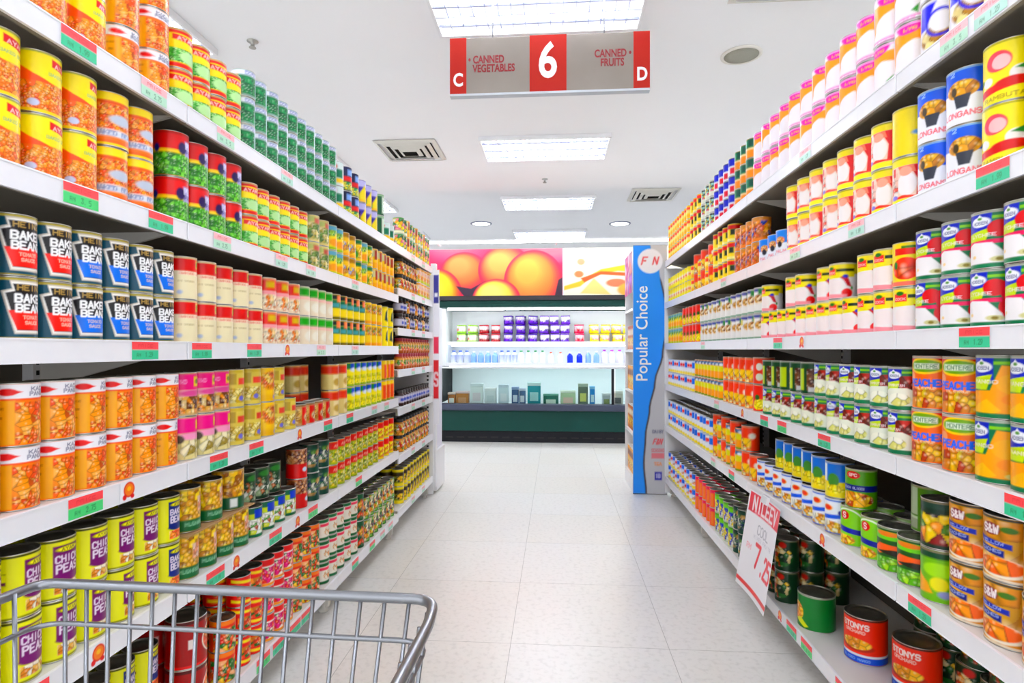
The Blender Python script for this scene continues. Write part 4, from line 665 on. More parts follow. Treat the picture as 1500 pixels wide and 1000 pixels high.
stack(L, 5, -60, 256, 'bakedy', 2, back=1, set_back=.05)
stack(L, 5, 260, 319, 'big_red', 2, back=1)
stack(L, 5, 322, 348, 'ry3', 2, back=2)
stack(L, 5, 349, 385, 'ry1', 3, back=2)
stack(L, 5, 386, 428, 'ry2', 3, back=2)
stack(L, 5, 429, 468, 'ry3', 3, back=2)
stack(L, 5, 470, 523, 'wg_long', 3, back=1)
stack(L, 5, 524, 532, 'gdk', 2)
stack(L, 5, 533, 575, 'gy_mix', 2, back=1)
stack(L, 5, 576, 584, 'y_dk', 2)
stack(L, 5, 586, 626, 'jar_k', 2, levels=LV_L7)
stack(L, 6, 586, 630, 'y_dk', 2, back=1, levels=LV_L7)
# ------------------------------------------------------------------ right row
stack(R, 0, 1560, 1342, 'longan_wb', 2)
stack(R, 0, 1341, 1104, 'pink', 2)
stack(R, 0, 1103, 1077, 'gor', 3)
stack(R, 0, 1076, 1047, 'bwr', 3)
stack(R, 0, 1046, 1028, 'wrb', 3)
stack(R, 0, 1027, 1012, 'yrd', 3)
stack(R, 0, 1011, 968, 'yo', 3)
stack(R, 1, 1570, 1428, 'rambu', 2)
stack(R, 1, 1427, 1338, 'palm', 2)
stack(R, 1, 1336, 1305, 'ylychee', 1)
stack(R, 1, 1337, 1304, 'yplain', 1, z0=.1188, tier0=1)
stack(R, 1, 1303, 1152, 'ylychee', 2)
stack(R, 1, 1151, 1112, 'pbw', 1)
stack(R, 1, 1148, 1112, 'brown_b', 2, set_back=.12)
stack(R, 1, 1111, 1079, 'brown_b', 2)
stack(R, 1, 1074, 1046, 'yrd', 3)
stack(R, 1, 1045, 1013, ['orr', 'yo'], 2)
stack(R, 1, 1012, 968, 'yelbox', 2)
stack(R, 2, 1590, 1337, 'hosen_l', 2)
stack(R, 2, 1334, 1310, 'roost', 1); stack(R, 2, 1334, 1309, 'strawb', 1, z0=.1088, tier0=1)
stack(R, 2, 1304, 1116, 'roost', 2, skip=((2, 1), (5, 1), (8, 1), (9, 1)))
stack(R, 2, 1115, 1027, 'wbrn', 2)
stack(R, 2, 1025, 1001, 'pine_big', 2)
stack(R, 2, 999, 968, 'yel_b', 2)
stack(R, 3, 1600, 1424, 'hosen_m', 2)
stack(R, 3, 1423, 1329, 'peachm', 2)
stack(R, 3, 1328, 1192, 'hosen_r', 2)
stack(R, 3, 1190, 1118, 'hosen_r', 1); stack(R, 3, 1188, 1118, 'gdr', 1, z0=.1088, tier0=1)
stack(R, 3, 1116, 1102, 'pine_big', 1); stack(R, 3, 1117, 1102, 'seasp', 1, z0=.1148, tier0=1)
stack(R, 3, 1101, 1060, 'orr', 2)
stack(R, 3, 1059, 1020, 'yog', 2)
stack(R, 3, 1019, 968, ['wby', 'wby2', 'wby2'], 2)
stack(R, 4, 1640, 1384, 'swp', 2, back=1)
stack(R, 4, 1383, 1344, 'gyfruit', 1, back=1); stack(R, 4, 1383, 1344, 'dkfruit', 1, z0=.1188, tier0=1)
stack(R, 4, 1343, 1288, 'papaya', 1, back=1)
stack(R, 4, 1340, 1288, 'spc_g', 1, z0=.1130, tier0=1, set_back=.06)
stack(R, 4, 1287, 1228, 'spc_l', 1, back=1); stack(R, 4, 1264, 1232, 'spc', 1, z0=.1130, tier0=1)
stack(R, 4, 1227, 1110, 'coct', 1, back=1); stack(R, 4, 1229, 1186, 'coct_y', 1, z0=.1108, tier0=1); stack(R, 4, 1184, 1134, 'coct_y', 1, z0=.1108, tier0=1, set_back=.01)
stack(R, 4, 1109, 1086, 'orr', 2, skip=((0, 1),))
stack(R, 4, 1085, 1046, ['yog', 'orr'], 2)
stack(R, 4, 1045, 968, ['wby', 'wby2', 'wby'], 2, back=1)
# lowest right shelf: mostly empty front with a few large cans
def single(key, px, py, zrel, label_where, lev=5, rz=PI):
    x, y = at_h(px, py, LV_R[5]+zrel-EYE); put(key, 'R', lev, x, y, LV_R[5]+zrel, True, label_where, 3, rz)
single('delm_big', 1196, 916, 0, 'standing alone beside the hanging poster, lowest right shelf', rz=PI+.75)
single('stony', 1268, 962, 0, 'farther of two, lowest right shelf', rz=PI+.62)
single('stony', 1343, 1008, 0, 'nearer of two, lowest right shelf', rz=PI+.55)
stack(R, 5, 1560, 1215, 'delm', 1, set_back=.25)
stack(R, 5, 1330, 1215, 'delm', 1, back=0, set_back=.25, z0=.1188, tier0=1)
stack(R, 5, 1148, 1092, 'delm', 1, back=2)
stack(R, 5, 1148, 1092, 'delm', 1, back=2, z0=.1188, tier0=1)
stack(R, 5, 1090, 1076, 'blk_gn', 2, back=1)
stack(R, 5, 1075, 1048, 'limeb', 2, back=1)
stack(R, 5, 1047, 1020, 'orm', 2, back=1)
stack(R, 5, 1019, 968, ['bwy', 'wby2'], 2, back=1)
print('goods', TOTAL[0])
# ------------------------------------------------------------------ hanging aisle sign
REDM = mat('sign_red', 'b01a16', .5, noise=(12, 'bc3212', .5), spec=.2); SILV = mat('sign_silver', '9f968d', .45, .3, noise=(4, '857a70', .9)); WHT = mat('letter_white', 'f4f4f6', .5, noise=(30, 'ececee', .4)); MAR = mat('letter_maroon', '8e1a22', .5, noise=(30, '9a242a', .4))
SY = 3.3; sx0, sx1 = -.592, .508; sz0, sz1 = EYE+1.425, EYE+1.735
sg = bpy.data.objects.new('aisle_sign', None); COL.objects.link(sg); sg.location = (0, SY, 0); tag(sg, 'grey and red hanging aisle sign numbered 6, canned vegetables and fruits', 'sign')
MB().box(sx0, sx1, -.018, .018, sz0, sz1, bev=.003).build('board', SILV, sg)
MB().box(sx0-.001, sx1+.001, -.021, .021, sz0-.012, sz0).build('bottom_trim', mat('sign_trim', 'c9ced4', .4, .4, noise=(20, 'b8bec6', .4)), sg)
Wd = sx1-sx0
def sxp(px): return sx0+(px-655)/287*Wd
MB().box(sx0-.0005, sxp(679), -.0195, .0195, sz0, sz1+.001).build('red_panel', REDM, sg)
MB().box(sxp(919), sx1+.0005, -.0195, .0195, sz0, sz1+.001).build('red_panel', REDM, sg)
MB().box(sxp(771), sxp(824), -.0195, .0195, sz0, sz1+.001).build('red_panel', REDM, sg)
RX = (PI/2, 0, 0); H = sz1-sz0
text_obj('number', '6', .27, sg, (sxp(797), -.0205, sz0+H*.52), RX, WHT, .0006, .006, .8)
text_obj('letter', 'C', .10, sg, (sxp(667), -.0205, sz0+H*.24), RX, WHT, .0006, .003, .8)
text_obj('letter', 'D', .10, sg, (sxp(931), -.0205, sz0+H*.24), RX, WHT, .0006, .003, .8)
text_obj('lettering', '\u2022 CANNED', .058, sg, (sxp(708), -.0190, sz0+H*.60), RX, MAR, .0006, .0016, .72)
text_obj('lettering', 'VEGETABLES', .058, sg, (sxp(719), -.0190, sz0+H*.44), RX, MAR, .0006, .0016, .72)
text_obj('lettering', 'CANNED \u2022', .058, sg, (sxp(890), -.0190, sz0+H*.63), RX, MAR, .0006, .0016, .72)
text_obj('lettering', 'FRUITS', .058, sg, (sxp(889), -.0190, sz0+H*.47), RX, MAR, .0006, .0016, .72)
for px in (717, 878): MB().tube([(sxp(px), 0, sz1-.002), (sxp(px), 0, CEIL)], .004, 8).build('hanging_rod', mat('rod_metal', 'a8aab0', .4, .7, noise=(30, '9a9ca2', .4)), sg)

# ------------------------------------------------------------------ hanging price poster on the right row
x0, y0 = A_R-.01, ypx(1104, A_R); y1 = ypx(1149, A_R); pw = y0-y1; ph = .40
ops = [('f', 'f3f2f6'), ('r', -.16, .18, .115, .195, 'e02a4a'), ('t', 'NILEEV', .01, .155, .27, .055, 'fbeef0', .2), ('t', 'SPECIAL', .0, .122, .2, .012, 'f8c8d0', .15), ('t', 'COOL', .02, .065, .13, .035, '9a98a4', .12), ('t', 'MIXED FRUITS', .03, .03, .2, .012, 'c0bec8', .12), ('t', 'RM', -.10, -.02, .05, .02, 'f0a0b0', .16),
       ('t', '7', -.005, -.035, .07, .085, 'e02848', .2), ('t', '.25', .10, -.050, .13, .075, 'e02848', .2), ('r', -.18, .18, -.182, -.165, 'e02030')]
me = panel_mesh('price_poster', pw, ph, 110, 120, ops, .0008, m=PRINT, bend=lambda X, Z: .010*np.sin((X/pw+.5)*PI)+(.5-Z/ph)*.0)
po = link('price_poster', me, None, (x0-.035, (y0+y1)/2, LV_R[4]-.01-ph/2)); po.rotation_euler = (math.radians(-9), 0, -PI/2)
tag(po, 'white hanging price poster with red header clipped to the right row', 'poster')
MB().box(-.03, .03, -.002, .012, ph/2-.02, ph/2+.012, bev=.001).build('clip', mat('clear_clip', 'e8e8ec', .2, noise=(20, 'dcdce2', .4)), po)

# ------------------------------------------------------------------ banner end display, right
BY = 4.72; bx0, bx1 = .600, .862; btop = EYE+.812
root = bpy.data.objects.new('banner_stand', None); COL.objects.link(root); root.location = ((bx0+bx1)/2, BY, 0); tag(root, 'tall blue and grey banner panel reading Popular Choice, beside the right row', 'display')
bw = bx1-bx0; bh = btop
def edge(t):      # where the blue field ends, as a fraction of the width, t from the top down
    K = [(0, .50), (.12, .78), (.24, .92), (.34, .94), (.44, .84), (.55, .62), (.66, .46), (.77, .34), (.88, .29), (1, .36)]
    for (a, b), (c, d) in zip(K, K[1:]):
        if t <= c:
            q = (t-a)/(c-a); q = q*q*(3-2*q); return b+(d-b)*q
    return K[-1][1]
poly = [(-bw/2, bh/2)]+[(-bw/2+edge(k/40)*bw, bh/2-k/40*bh) for k in range(41)]+[(-bw/2, -bh/2)]
poly2 = [(-bw/2, bh/2)]+[(-bw/2+(edge(k/40)+(.05 if k > 5 else 0))*bw, bh/2-k/40*bh) for k in range(41)]+[(-bw/2, -bh/2)]
ops = [('f', 'c9c8ca'), ('p', poly2, '4a3a34'), ('p', poly, '159af0'), ('r', -bw/2+.53*bw, bw/2, bh/2-.12, bh/2, 'cfced0'), ('e', .0, bh/2-.125, .096, .096, 'f0eef2'),
       ('t', 'F N', .0, bh/2-.122, .13, .055, 'e02a2e', .2, .25)]
zt = lambda t: bh/2-t*bh
ops += [('t', 'DAISY', .06, zt(.750), .085, .022, '3a3a6a', .2), ('t', 'F&N', .06, zt(.790), .07, .04, 'e0404a', .2, .3), ('t', 'SEASONS', .06, zt(.825), .10, .02, 'd85a60', .2), ('r', .01, .11, zt(.858), zt(.836), 'e08a90'), ('t', 'TEA', .06, zt(.88), .06, .022, 'f0902a', .24), ('r', .035, .09, zt(.945), zt(.912), '2a22a8'), ('t', '100', .062, zt(.928), .035, .03, 'd8d8f0', .15)]
me = panel_mesh('printed_face', bw, bh, 52, 260, ops, .02); f = link('printed_face', me, root, (0, -.01, bh/2+.005))
MB().box(bx0-(bx0+bx1)/2, bx1-(bx0+bx1)/2, -.008, .012, 0, .01).build('foot_strip', DARK, root)
text_obj('lettering', 'Popular Choice', .128, root, (-.060, -.0112, EYE+.125), (PI/2, -PI/2, 0), WHT, .0006, .0012, .93)
# its side display facing the aisle
root2 = bpy.data.objects.new('end_display', None); COL.objects.link(root2); root2.location = (bx0, 5.0, 0); tag(root2, 'slim white end display shelf behind the blue banner panel', 'display')
MB().box(.0, .25, .235, .255, 0, 1.93).build('side_panel', WHITE, root2); MB().box(.235, .25, -.24, .235, 0, 1.93).build('back_panel', WHITE, root2)
MB().box(0, .235, -.24, .235, 0, .12).build('base', WHITE, root2)
for z in (.45, .78, 1.11, 1.44): MB().box(.0, .233, -.238, .233, z, z+.02).build('shelf', WHITE, root2)
me = panel_mesh('header', .47, .33, 40, 26, [('f', 'e8a8d0'), ('v', -.24, .24, -.17, .17, .08, ['e06ab0', 'f0c8e0', 'c88ae0', 'f8a0a0'], 3)], .004); h_ = link('header', me, root2, (-.004, -.002, 1.75)); h_.rotation_euler = (0, 0, -PI/2)
k = 0
for zi, z in enumerate((.12, .47, .80, 1.13)):
    for j in range(4):
        me = CACHE.get(('snack', zi % 2))
        if not me:
            p = dict(shape='box', ops=[('f', ('f0b020', 'c8762a')[zi % 2]), ('b', .6, .85, ('8a4a1a', 'f4e8d0')[zi % 2]), ('ve', 0, .3, .3, .2, .12, ['e8902a', 'f8d870'], 3)])
            v, f_, c = label_geo(p, 1, .045, .2); mb = MB().add(v, f_); metal(mb, p, .045, .2, 0, 8); me = mb.mesh('snack_carton', PRINT); paint(me, np.arange(len(v)), c, len(me.vertices)); CACHE[('snack', zi % 2)] = me
        o = link('snack_carton', me, None, (bx0+.06, 5.0-.17+j*.105, z+.0005), PI)
        tag(o, '%s snack carton, %s from the banner on the %s shelf of the end display' % (('yellow', 'brown')[zi % 2], ORD[j+1], ('lowest', 'second', 'third', 'fourth')[zi]), 'carton', 'snack cartons on the end display')

# ------------------------------------------------------------------ left end display
root = bpy.data.objects.new('end_display', None); COL.objects.link(root); ey = JL[4]+.06; root.location = (-.955, ey, 0); tag(root, 'white end of row display unit with red print beside the left row', 'display')
MB().box(-.02, .022, 0, .05, .06, 1.80, bev=.003).build('corner_post', WHITE, root)
me = panel_mesh('side_graphic', .05, 1.2, 10, 200, [('f', 'f4f4f8'), ('r', -.02, .02, .34, .56, '3a3a8a'), ('r', -.012, .012, .39, .42, 'f4f4f8'), ('r', -.02, .02, -.05, .08, 'e8506a'), ('r', -.025, .02, -.40, -.10, 'd8203a'), ('t', 'S', 0, -.25, .04, .1, 'f4d8dc', .15)], .003); g = link('side_graphic', me, root, (.024, -.004, 1.15))
MB().box(-.35, .02, .05, .38, .02, .34, bev=.006).build('base', WHITE, root)
MB().box(-.35, .0, .06, .36, .34, 1.0, bev=.006).build('bin', mat('bin_white', 'eceaf4', .5, noise=(6, 'e0def0', .5)), root)
MB().box(-.35, -.33, .06, .36, 1.0, 1.75).build('back_panel', WHITE, root)

# ------------------------------------------------------------------ chiller cabinet
GRN = mat('chiller_green', '053c34', .45, noise=(3, '04332c', .5), spec=.2); GDK = mat('chiller_kick', '1a1a1f', .6, noise=(12, '151519', .5), spec=.2); BUMP = mat('chiller_bumper', '3c4254', .45, noise=(9, '333848', .5), spec=.25); INT = mat('chiller_interior', 'f4f8fa', .4, noise=(5, 'e8eef2', .4)); GLS = mat('chiller_glass', 'e6f4f0', .05, trans=1, noise=(2, 'def0ea', .3))
CY = 7.2; cx0, cx1 = -1.42, 2.3
ch = bpy.data.objects.new('open_chiller', None); COL.objects.link(ch); ch.location = (0, CY, 0); tag(ch, 'long dark green open chiller cabinet at the end of the aisle', 'chiller')
m = MB().box(cx0, cx1, .03, .9, .0, .14)
B0 = m.build('kick_plate', GDK, ch); m = MB()
for k in range(26): m.box(cx0+.06+k*.14, cx0+.15+k*.14, .028, .0305, .05, .065)
m.build('vent_slot', DARK, ch)
MB().box(cx0, cx1, .0, .9, .14, .39, bev=.004).build('front_panel', GRN, ch)
MB().box(cx0-.06, cx1, -.05, .12, .39, .47, bev=.012).build('bumper', BUMP, ch)
MB().box(cx0, cx1, .12, .9, .39, .42).build('well_floor', INT, ch)
MB().box(cx0, cx1, .85, .9, .42, 1.65).build('back_liner', INT, ch)
MB().box(cx0-.04, cx0, .0, .9, .47, .92, bev=.004).build('side_panel', GDK, ch)
MB().box(cx0-.04, cx0, .35, .9, .92, 1.75, bev=.004).build('side_panel', INT, ch)
for i, x in enumerate((cx0+.0, .68)): 
    x2 = .66 if i == 0 else cx1
    MB().box(x+.03, x2, .0, .008, .475, .90).build('front_glass', GLS, ch)
MB().box(.66, .69, -.004, .015, .47, .90).build('glass_post', GDK, ch)
MB().box(cx0, cx1, -.008, .02, .90, .925, bev=.004).build('glass_rail', mat('chrome_rail', 'c4c8cc', .25, .8, noise=(20, 'b4b8bc', .4)), ch)
MB().box(cx0, cx1, .36, .85, .93, .95).build('shelf', INT, ch); MB().box(cx0, cx1, .46, .85, 1.20, 1.22).build('shelf', INT, ch)
MB().box(cx0, cx1, .35, .36, .92, .965).build('shelf_rail', RAILM, ch); MB().box(cx0, cx1, .45, .46, 1.19, 1.235).build('shelf_rail', RAILM, ch)
MB().box(cx0-.04, cx1, .15, .9, 1.655, 1.74, bev=.004).build('canopy', GRN, ch)
MB().box(cx0-.04, cx1, .13, .9, 1.742, 1.80, bev=.004).build('canopy_cap', mat('canopy_black', '17131a', .4, noise=(12, '100e12', .4)), ch)
MB().box(cx0+.05, cx1-.05, .22, .26, 1.632, 1.652).build('lamp_tube', mat('chiller_lamp', 'f6fbff', .4, emis=28), ch)
MB().box(cx0+.05, cx1-.05, .38, .40, .905, .919).build('lamp_tube', mat('chiller_lamp_low', 'f6fbff', .4, emis=9), ch)
MB().box(cx0+.05, cx1-.05, .48, .50, 1.175, 1.188).build('lamp_tube', mat('chiller_lamp_low', 'f6fbff', .4, emis=9), ch)
# mural boards above the canopy
mu = bpy.data.objects.new('fruit_mural', None); COL.objects.link(mu); mu.location = (0, CY+.35, 1.80)
tag(mu, 'wide fruit mural board of mangoes and juice splash above the chiller', 'mural')
mz = .615
YM = CY+.35
def mx(px): # lateral position on the mural plane
    t = (px-750)/F; return YM*(t*math.cos(YAW)-math.sin(YAW))/(math.cos(YAW)+t*math.sin(YAW))
X0, X1, X2 = mx(600), mx(824), mx(960)+.6
W1 = X1-X0; c1 = (X0+X1)/2
u = lambda px: mx(px)-c1
v_ = lambda py: (512-py)/F*YM*1.0+EYE-1.80-mz/2
def mango(px, py, rx, ry, body, hi, edge_='d8305a'):
    k = YM/F
    mixh = lambda a, b, t: ''.join('%02x' % round(int(a[i:i+2], 16)*(1-t)+int(b[i:i+2], 16)*t) for i in (0, 2, 4))
    L_ = []; n = 14
    for j in range(n+1):
        t = j/n; q = 1.0-.62*t
        L_.append(('e', u(px)-rx*k*.22*t, v_(py)+ry*k*.30*t, rx*k*q, ry*k*q, mixh(edge_, body, t*2.2) if t < .45 else mixh(body, hi, (t-.45)/.55)))
    return L_
ops = [('f', 'f2406a')]+mango(672, 358, 60, 34, 'f0587a', 'f4808a')+mango(815, 372, 70, 20, 'f85878', 'f87888')+mango(680, 398, 36, 30, 'ee7a50', 'f49a64')+mango(640, 432, 38, 40, 'f6d23a', 'f8e060')+mango(740, 395, 40, 36, 'f07a58', 'f6a868')+mango(782, 412, 44, 46, 'f48a50', 'f8b060')+[('p', [(u(682), v_(436)), (u(700), v_(436)), (u(712), v_(410)), (u(690), v_(422)), (u(668), v_(418))], '3a2a40')]+mango(727, 440, 36, 32, 'f4dc68', 'f8ec90')+[('p', [(u(812), v_(436)), (u(824), v_(436)), (u(824), v_(406)), (u(818), v_(410))], '3a2238')]
a_ = link('printed_panel', panel_mesh('printed_panel', W1, mz, 240, 76, ops, .02), mu, (c1, 0, mz/2))
W2_ = X2-X1-.02; c2 = (X1+X2)/2+.01; u = lambda px: mx(px)-c2
k = YM/F
ops = [('f', 'f8efdc'), ('p', [(u(824), v_(420)), (u(850), v_(412)), (u(880), v_(395)), (u(920), v_(388)), (u(960), v_(388)), (u(960), v_(402)), (u(905), v_(398)), (u(870), v_(404)), (u(850), v_(420)), (u(824), v_(426))], 'f8c050'),
       ('p', [(u(850), v_(408)), (u(880), v_(398)), (u(960), v_(402)), (u(960), v_(408)), (u(880), v_(403)), (u(856), v_(414))], 'e86a30'), ('e', u(851), v_(384), 6*k, 5*k, 'f6a080'), ('e', u(848), v_(402), 7*k, 5*k, 'f48a60'), ('e', u(906), v_(372), 9*k, 6*k, 'f6b0b8'),
       ('e', u(903), v_(415), 15*k, 6*k, 'f08868'), ('p', [(u(850), v_(430)), (u(870), v_(408)), (u(895), v_(432))], 'f8d890'), ('e', u(935), v_(425), 30*k, 12*k, 'f8b860')]
link('printed_panel', panel_mesh('printed_panel', W2_, mz, 130, 76, ops, .02), mu, (c2, 0, mz/2))
MB().box(X0, X2, .02, .05, 0, mz).build('backing_board', WHITE, mu)
for xx in (X0+.3, c1, c2): MB().box(xx-.02, xx+.02, .05, .09, 0, mz).build('support', WHITE, mu)
# wall washing light trough over the mural
lt = bpy.data.objects.new('mural_light', None); COL.objects.link(lt); lt.location = (0, CY+.12, 0); tag(lt, 'long lamp fixed just over the top edge of the fruit mural', 'lamp')
for xx in (X0+.4, 0.0, X2-.4): MB().box(xx-.01, xx+.01, .0, .24, 2.455, 2.47).build('bracket', WHITE, lt)
MB().box(X0, X2, -.03, .03, 2.47, 2.49).build('housing', WHITE, lt)
MB().box(X0+.02, X2-.02, -.02, .02, 2.452, 2.468).build('lamp_tube', mat('mural_tube', 'ffffff', .4, emis=24), lt)

# goods in the chiller
def pouch_mesh(cols, seed):
    rg = np.random.RandomState(seed); nx, ny = 14, 10; v = []; w_, h_ = .116, .112
    for sgn in (-1, 1):
        for j in range(ny+1):
            for i in range(nx+1):
                a = i/nx*2-1; b = j/ny*2-1; t = max(0, (1-a**4)*(1-b**4))**.7
                v.append((a*w_/2, sgn*(.024*t+.0008)+.004*math.sin(5*a+3*b+seed)*t, b*h_/2))
    n = (nx+1)*(ny+1); f = []
    for q in (0, 1):
        for j in range(ny):
            for i in range(nx):
                A = q*n+j*(nx+1)+i; t = (A, A+1, A+nx+2, A+nx+1); f.append(t if q == 0 else t[::-1])
    ring = list(range(nx+1))+[j*(nx+1)+nx for j in range(1, ny+1)]+[ny*(nx+1)+i for i in range(nx-1, -1, -1)]+[j*(nx+1) for j in range(ny-1, 0, -1)]
    f += [(ring[(k+1) % len(ring)], ring[k], ring[k]+n, ring[(k+1) % len(ring)]+n) for k in range(len(ring))]
    V = np.array(v); c = Art(V[:, 0]*10, V[:, 2]*10, .15).run([('f', cols[0]), ('v', -.7, .7, -.3, .4, .35, cols, seed), ('t', 'FRESH', 0, .2, 1.1, .3, 'f4f0f8', .2)])
    me = MB().add(v, f, 0, True).mesh('snack_pouch', PRINT); paint(me, np.arange(len(v)), c, len(v)); return me
kinds = [('green and white', ['9ad03a', 'e8f4d0', 'e84a5a']), ('pale red', ['e8606a', 'f4d0d0', 'c83a4a']), ('dark red', ['b8303a', 'e8b0a8', '8a1e2a']), ('purple', ['5a2aa8', '7a3ac8', '4a1e8a']), ('violet and white', ['7a42c0', 'e8e0f4', '4a2090']), ('pink and red', ['e83a6a', 'f4a0a8', 'd02a3a']), ('yellow and pink', ['f0d84a', 'f4a8b0', '8aa82a'])]
PM = [pouch_mesh(c, i+1) for i, (_, c) in enumerate(kinds)]
segs = [(664, 700, 0), (700, 735, 2), (735, 790, 3), (790, 835, 4), (835, 862, 5), (862, 912, 6), (912, 960, 6)]
YS = CY+.56; cnt = {}
for pa, pb, kd in segs:
    Y = YS; t0, t1 = [(lambda t: Y*(t*math.cos(YAW)-math.sin(YAW))/(math.cos(YAW)+t*math.sin(YAW)))((p-750)/F) for p in (pa, pb)]
    t0 = max(t0, cx0+.10); n = max(1, int((t1-t0)/.128)); 
    for i in range(n):
        for row in range(2):
            for tier in range({3: 3, 4: 3, 1: 1}.get(kd, 2)):
                cnt[kd, row, tier] = cnt.get((kd, row, tier), 0)+1
                o = link('snack_pouch', PM[kd], None, (t0+(i+.5)*(t1-t0)/n+rng.uniform(-.01, .01), YS+row*.10, 1.2215+.0585+tier*.119)); o.rotation_euler = (rng.uniform(-.08, .08), rng.uniform(-.06, .06) if tier else 0, rng.uniform(-.1, .1))
                tag(o, '%s pouch, %s from left, %s %s, upper chiller shelf' % (kinds[kd][0], ordn(cnt[kd, row, tier]), ('front', 'back')[row], ('lower', 'middle', 'upper')[tier]), 'pouch', 'pouches on the upper chiller shelf')
def bottle(cols, r, h, cap):
    mb = MB().lathe([(r*.9, 0), (r, .006), (r, h*.62), (r*.85, h*.72), (r*.42, h*.82), (r*.42, h*.88)], 16, 0, cap0=True).lathe([(r*.46, h*.88), (r*.46, h-.003), (r*.4, h)], 12, 1, cap1=True)
    me = mb.mesh('yogurt_bottle', [PRINT, mat('cap_'+cap, cap, .4, noise=(50, '8888a0', .2))])
    V = np.array(mb.v); c = Art(np.arctan2(V[:, 1], V[:, 0]), V[:, 2]/h, .05).run(cols); paint(me, np.arange(len(V)), c, len(V)); return me
BT = [('white blue capped', bottle([('f', 'f0f4fc'), ('b', .12, .62, '3a62c8')], .032, .17, '2a5ab8')), ('pale blue', bottle([('f', '9abce8'), ('b', .3, .5, 'e4ecfa')], .034, .16, 'd8e4f0')), ('white green capped', bottle([('f', 'f4f6f4'), ('b', .15, .5, '9ac8b8')], .034, .17, '2f9a5a')), ('royal blue', bottle([('f', '2a4ae0'), ('b', .3, .4, 'f0f0fa')], .036, .15, 'e8ecf8')), ('white orange banded', bottle([('f', 'f6f2ee'), ('b', .15, .4, 'f0a070')], .034, .15, 'e8603a')), ('white magenta capped', bottle([('f', 'f4f0f8'), ('b', .15, .55, '8aa0c8')], .036, .18, 'b83ac8'))]
YB = CY+.45
xw = lambda px, Y: (lambda t: Y*(t*math.cos(YAW)-math.sin(YAW))/(math.cos(YAW)+t*math.sin(YAW)))((px-750)/F)
cnt = {}
for pa, pb, kd in ((650, 688, 0), (688, 730, 1), (730, 758, 0), (758, 800, 2), (800, 828, 4), (828, 856, 3), (856, 880, 1), (880, 925, 5), (925, 970, 2)):
    a0, a1 = xw(pa, YB), xw(pb, YB); a0 = max(a0, cx0+.04); n = int((a1-a0)/.082)
    for i in range(n):
        for row in range(2):
            cnt[kd, row] = cnt.get((kd, row), 0)+1
            o = link('yogurt_bottle', BT[kd][1], None, (a0+(i+.5)*(a1-a0)/n, YB+row*.09, .9505)); o.rotation_euler.z = -PI/2
            tag(o, '%s bottle, %s from left, %s row, lower chiller shelf' % (BT[kd][0], ordn(cnt[kd, row]), ('front', 'back')[row]), 'bottle', 'bottles on the lower chiller shelf')
def tub(px0, px1, h, cols, name, look, Y=CY+.2):
    a0, a1 = xw(px0, Y), xw(px1, Y); w_ = a1-a0; h *= 1.45
    mb = MB().box(-w_/2, w_/2, -.05, .05, 0, h*.86, bev=.004); mb.box(-w_/2-.002, w_/2+.002, -.052, .052, h*.86+.0005, h, 1, bev=.003)
    me = mb.mesh(name, [PRINT, mat('tub_lid_'+cols[1], cols[1], .4, noise=(30, 'ffffff', .15))])
    V = np.array(mb.v); paint(me, np.arange(len(V)), np.array([lin(cols[0])]*len(V)), len(V))
    o = link(name, me, None, ((a0+a1)/2, Y, .4205)); tag(o, look, 'tub'); MB().box(-w_*.32, w_*.32, -.0525, -.0508, h*.25, h*.6).build('label_patch', mat('patch_'+cols[2], cols[2], .5, noise=(40, 'ffffff', .2)), o)
for a_ in ((657, 668, .12, ('b86a28', 'f8d0c8', 'f0ece0'), 'food_tub', 'brown food tub with pale lid, leftmost in the chiller well'), (669, 687, .13, ('c87a30', 'f0c8c8', 'd88a3a'), 'food_tub', 'orange brown food tub second from left in the chiller well'),
           (690, 708, .20, ('eef2f0', 'dfe8ea', 'e8d8dc'), 'food_tub', 'tall white tub beside the orange brown tub in the chiller well'), (711, 727, .16, ('e8ecec', 'f4f4f4', 'd0dcdc'), 'food_tub', 'low white tub in the left half of the chiller well'), (731, 745, .19, ('dce8ee', 'c8d4e0', 'f0f0f4'), 'food_tub', 'pale grey tub left of the navy tubs in the chiller well'),
           (750, 760, .17, ('3a5a8a', '8aa0d0', 'd8e0f0'), 'food_tub', 'navy tub, left of a pair in the chiller well'), (761, 770, .16, ('4a6a98', 'c8d0e8', 'e0e4f0'), 'food_tub', 'slate blue tub, right of a pair in the chiller well'), (773, 792, .21, ('1a9aa8', 'd8f0f0', 'a8e0e0'), 'food_tub', 'teal carton with white top in the middle of the chiller well'),
           (796, 818, .11, ('2a7a68', '3a9a80', 'd8ecd8'), 'food_tub', 'low dark green tray tub right of the teal carton'), (821, 843, .14, ('c8e0b0', 'e8f0d8', 'f4c8b0'), 'food_tub', 'pale green tub in the right half of the chiller well'), (847, 861, .20, ('6a7a68', '9aa890', 'd8d84a'), 'food_tub', 'grey green tub beside the blue carton in the chiller well'),
           (864, 871, .18, ('1a8ad8', '6ab8e8', 'd0ecf8'), 'food_tub', 'narrow bright blue carton beside the dark glass post'), (882, 894, .12, ('c8ccd0', 'f0f0f0', '8a9a3a'), 'food_tub', 'grey tub just right of the dark glass post'), (897, 912, .14, ('e0d8c8', 'f4f0e8', '3a3a3a'), 'food_tub', 'cream tub at the right end of the chiller well')): tub(*a_)

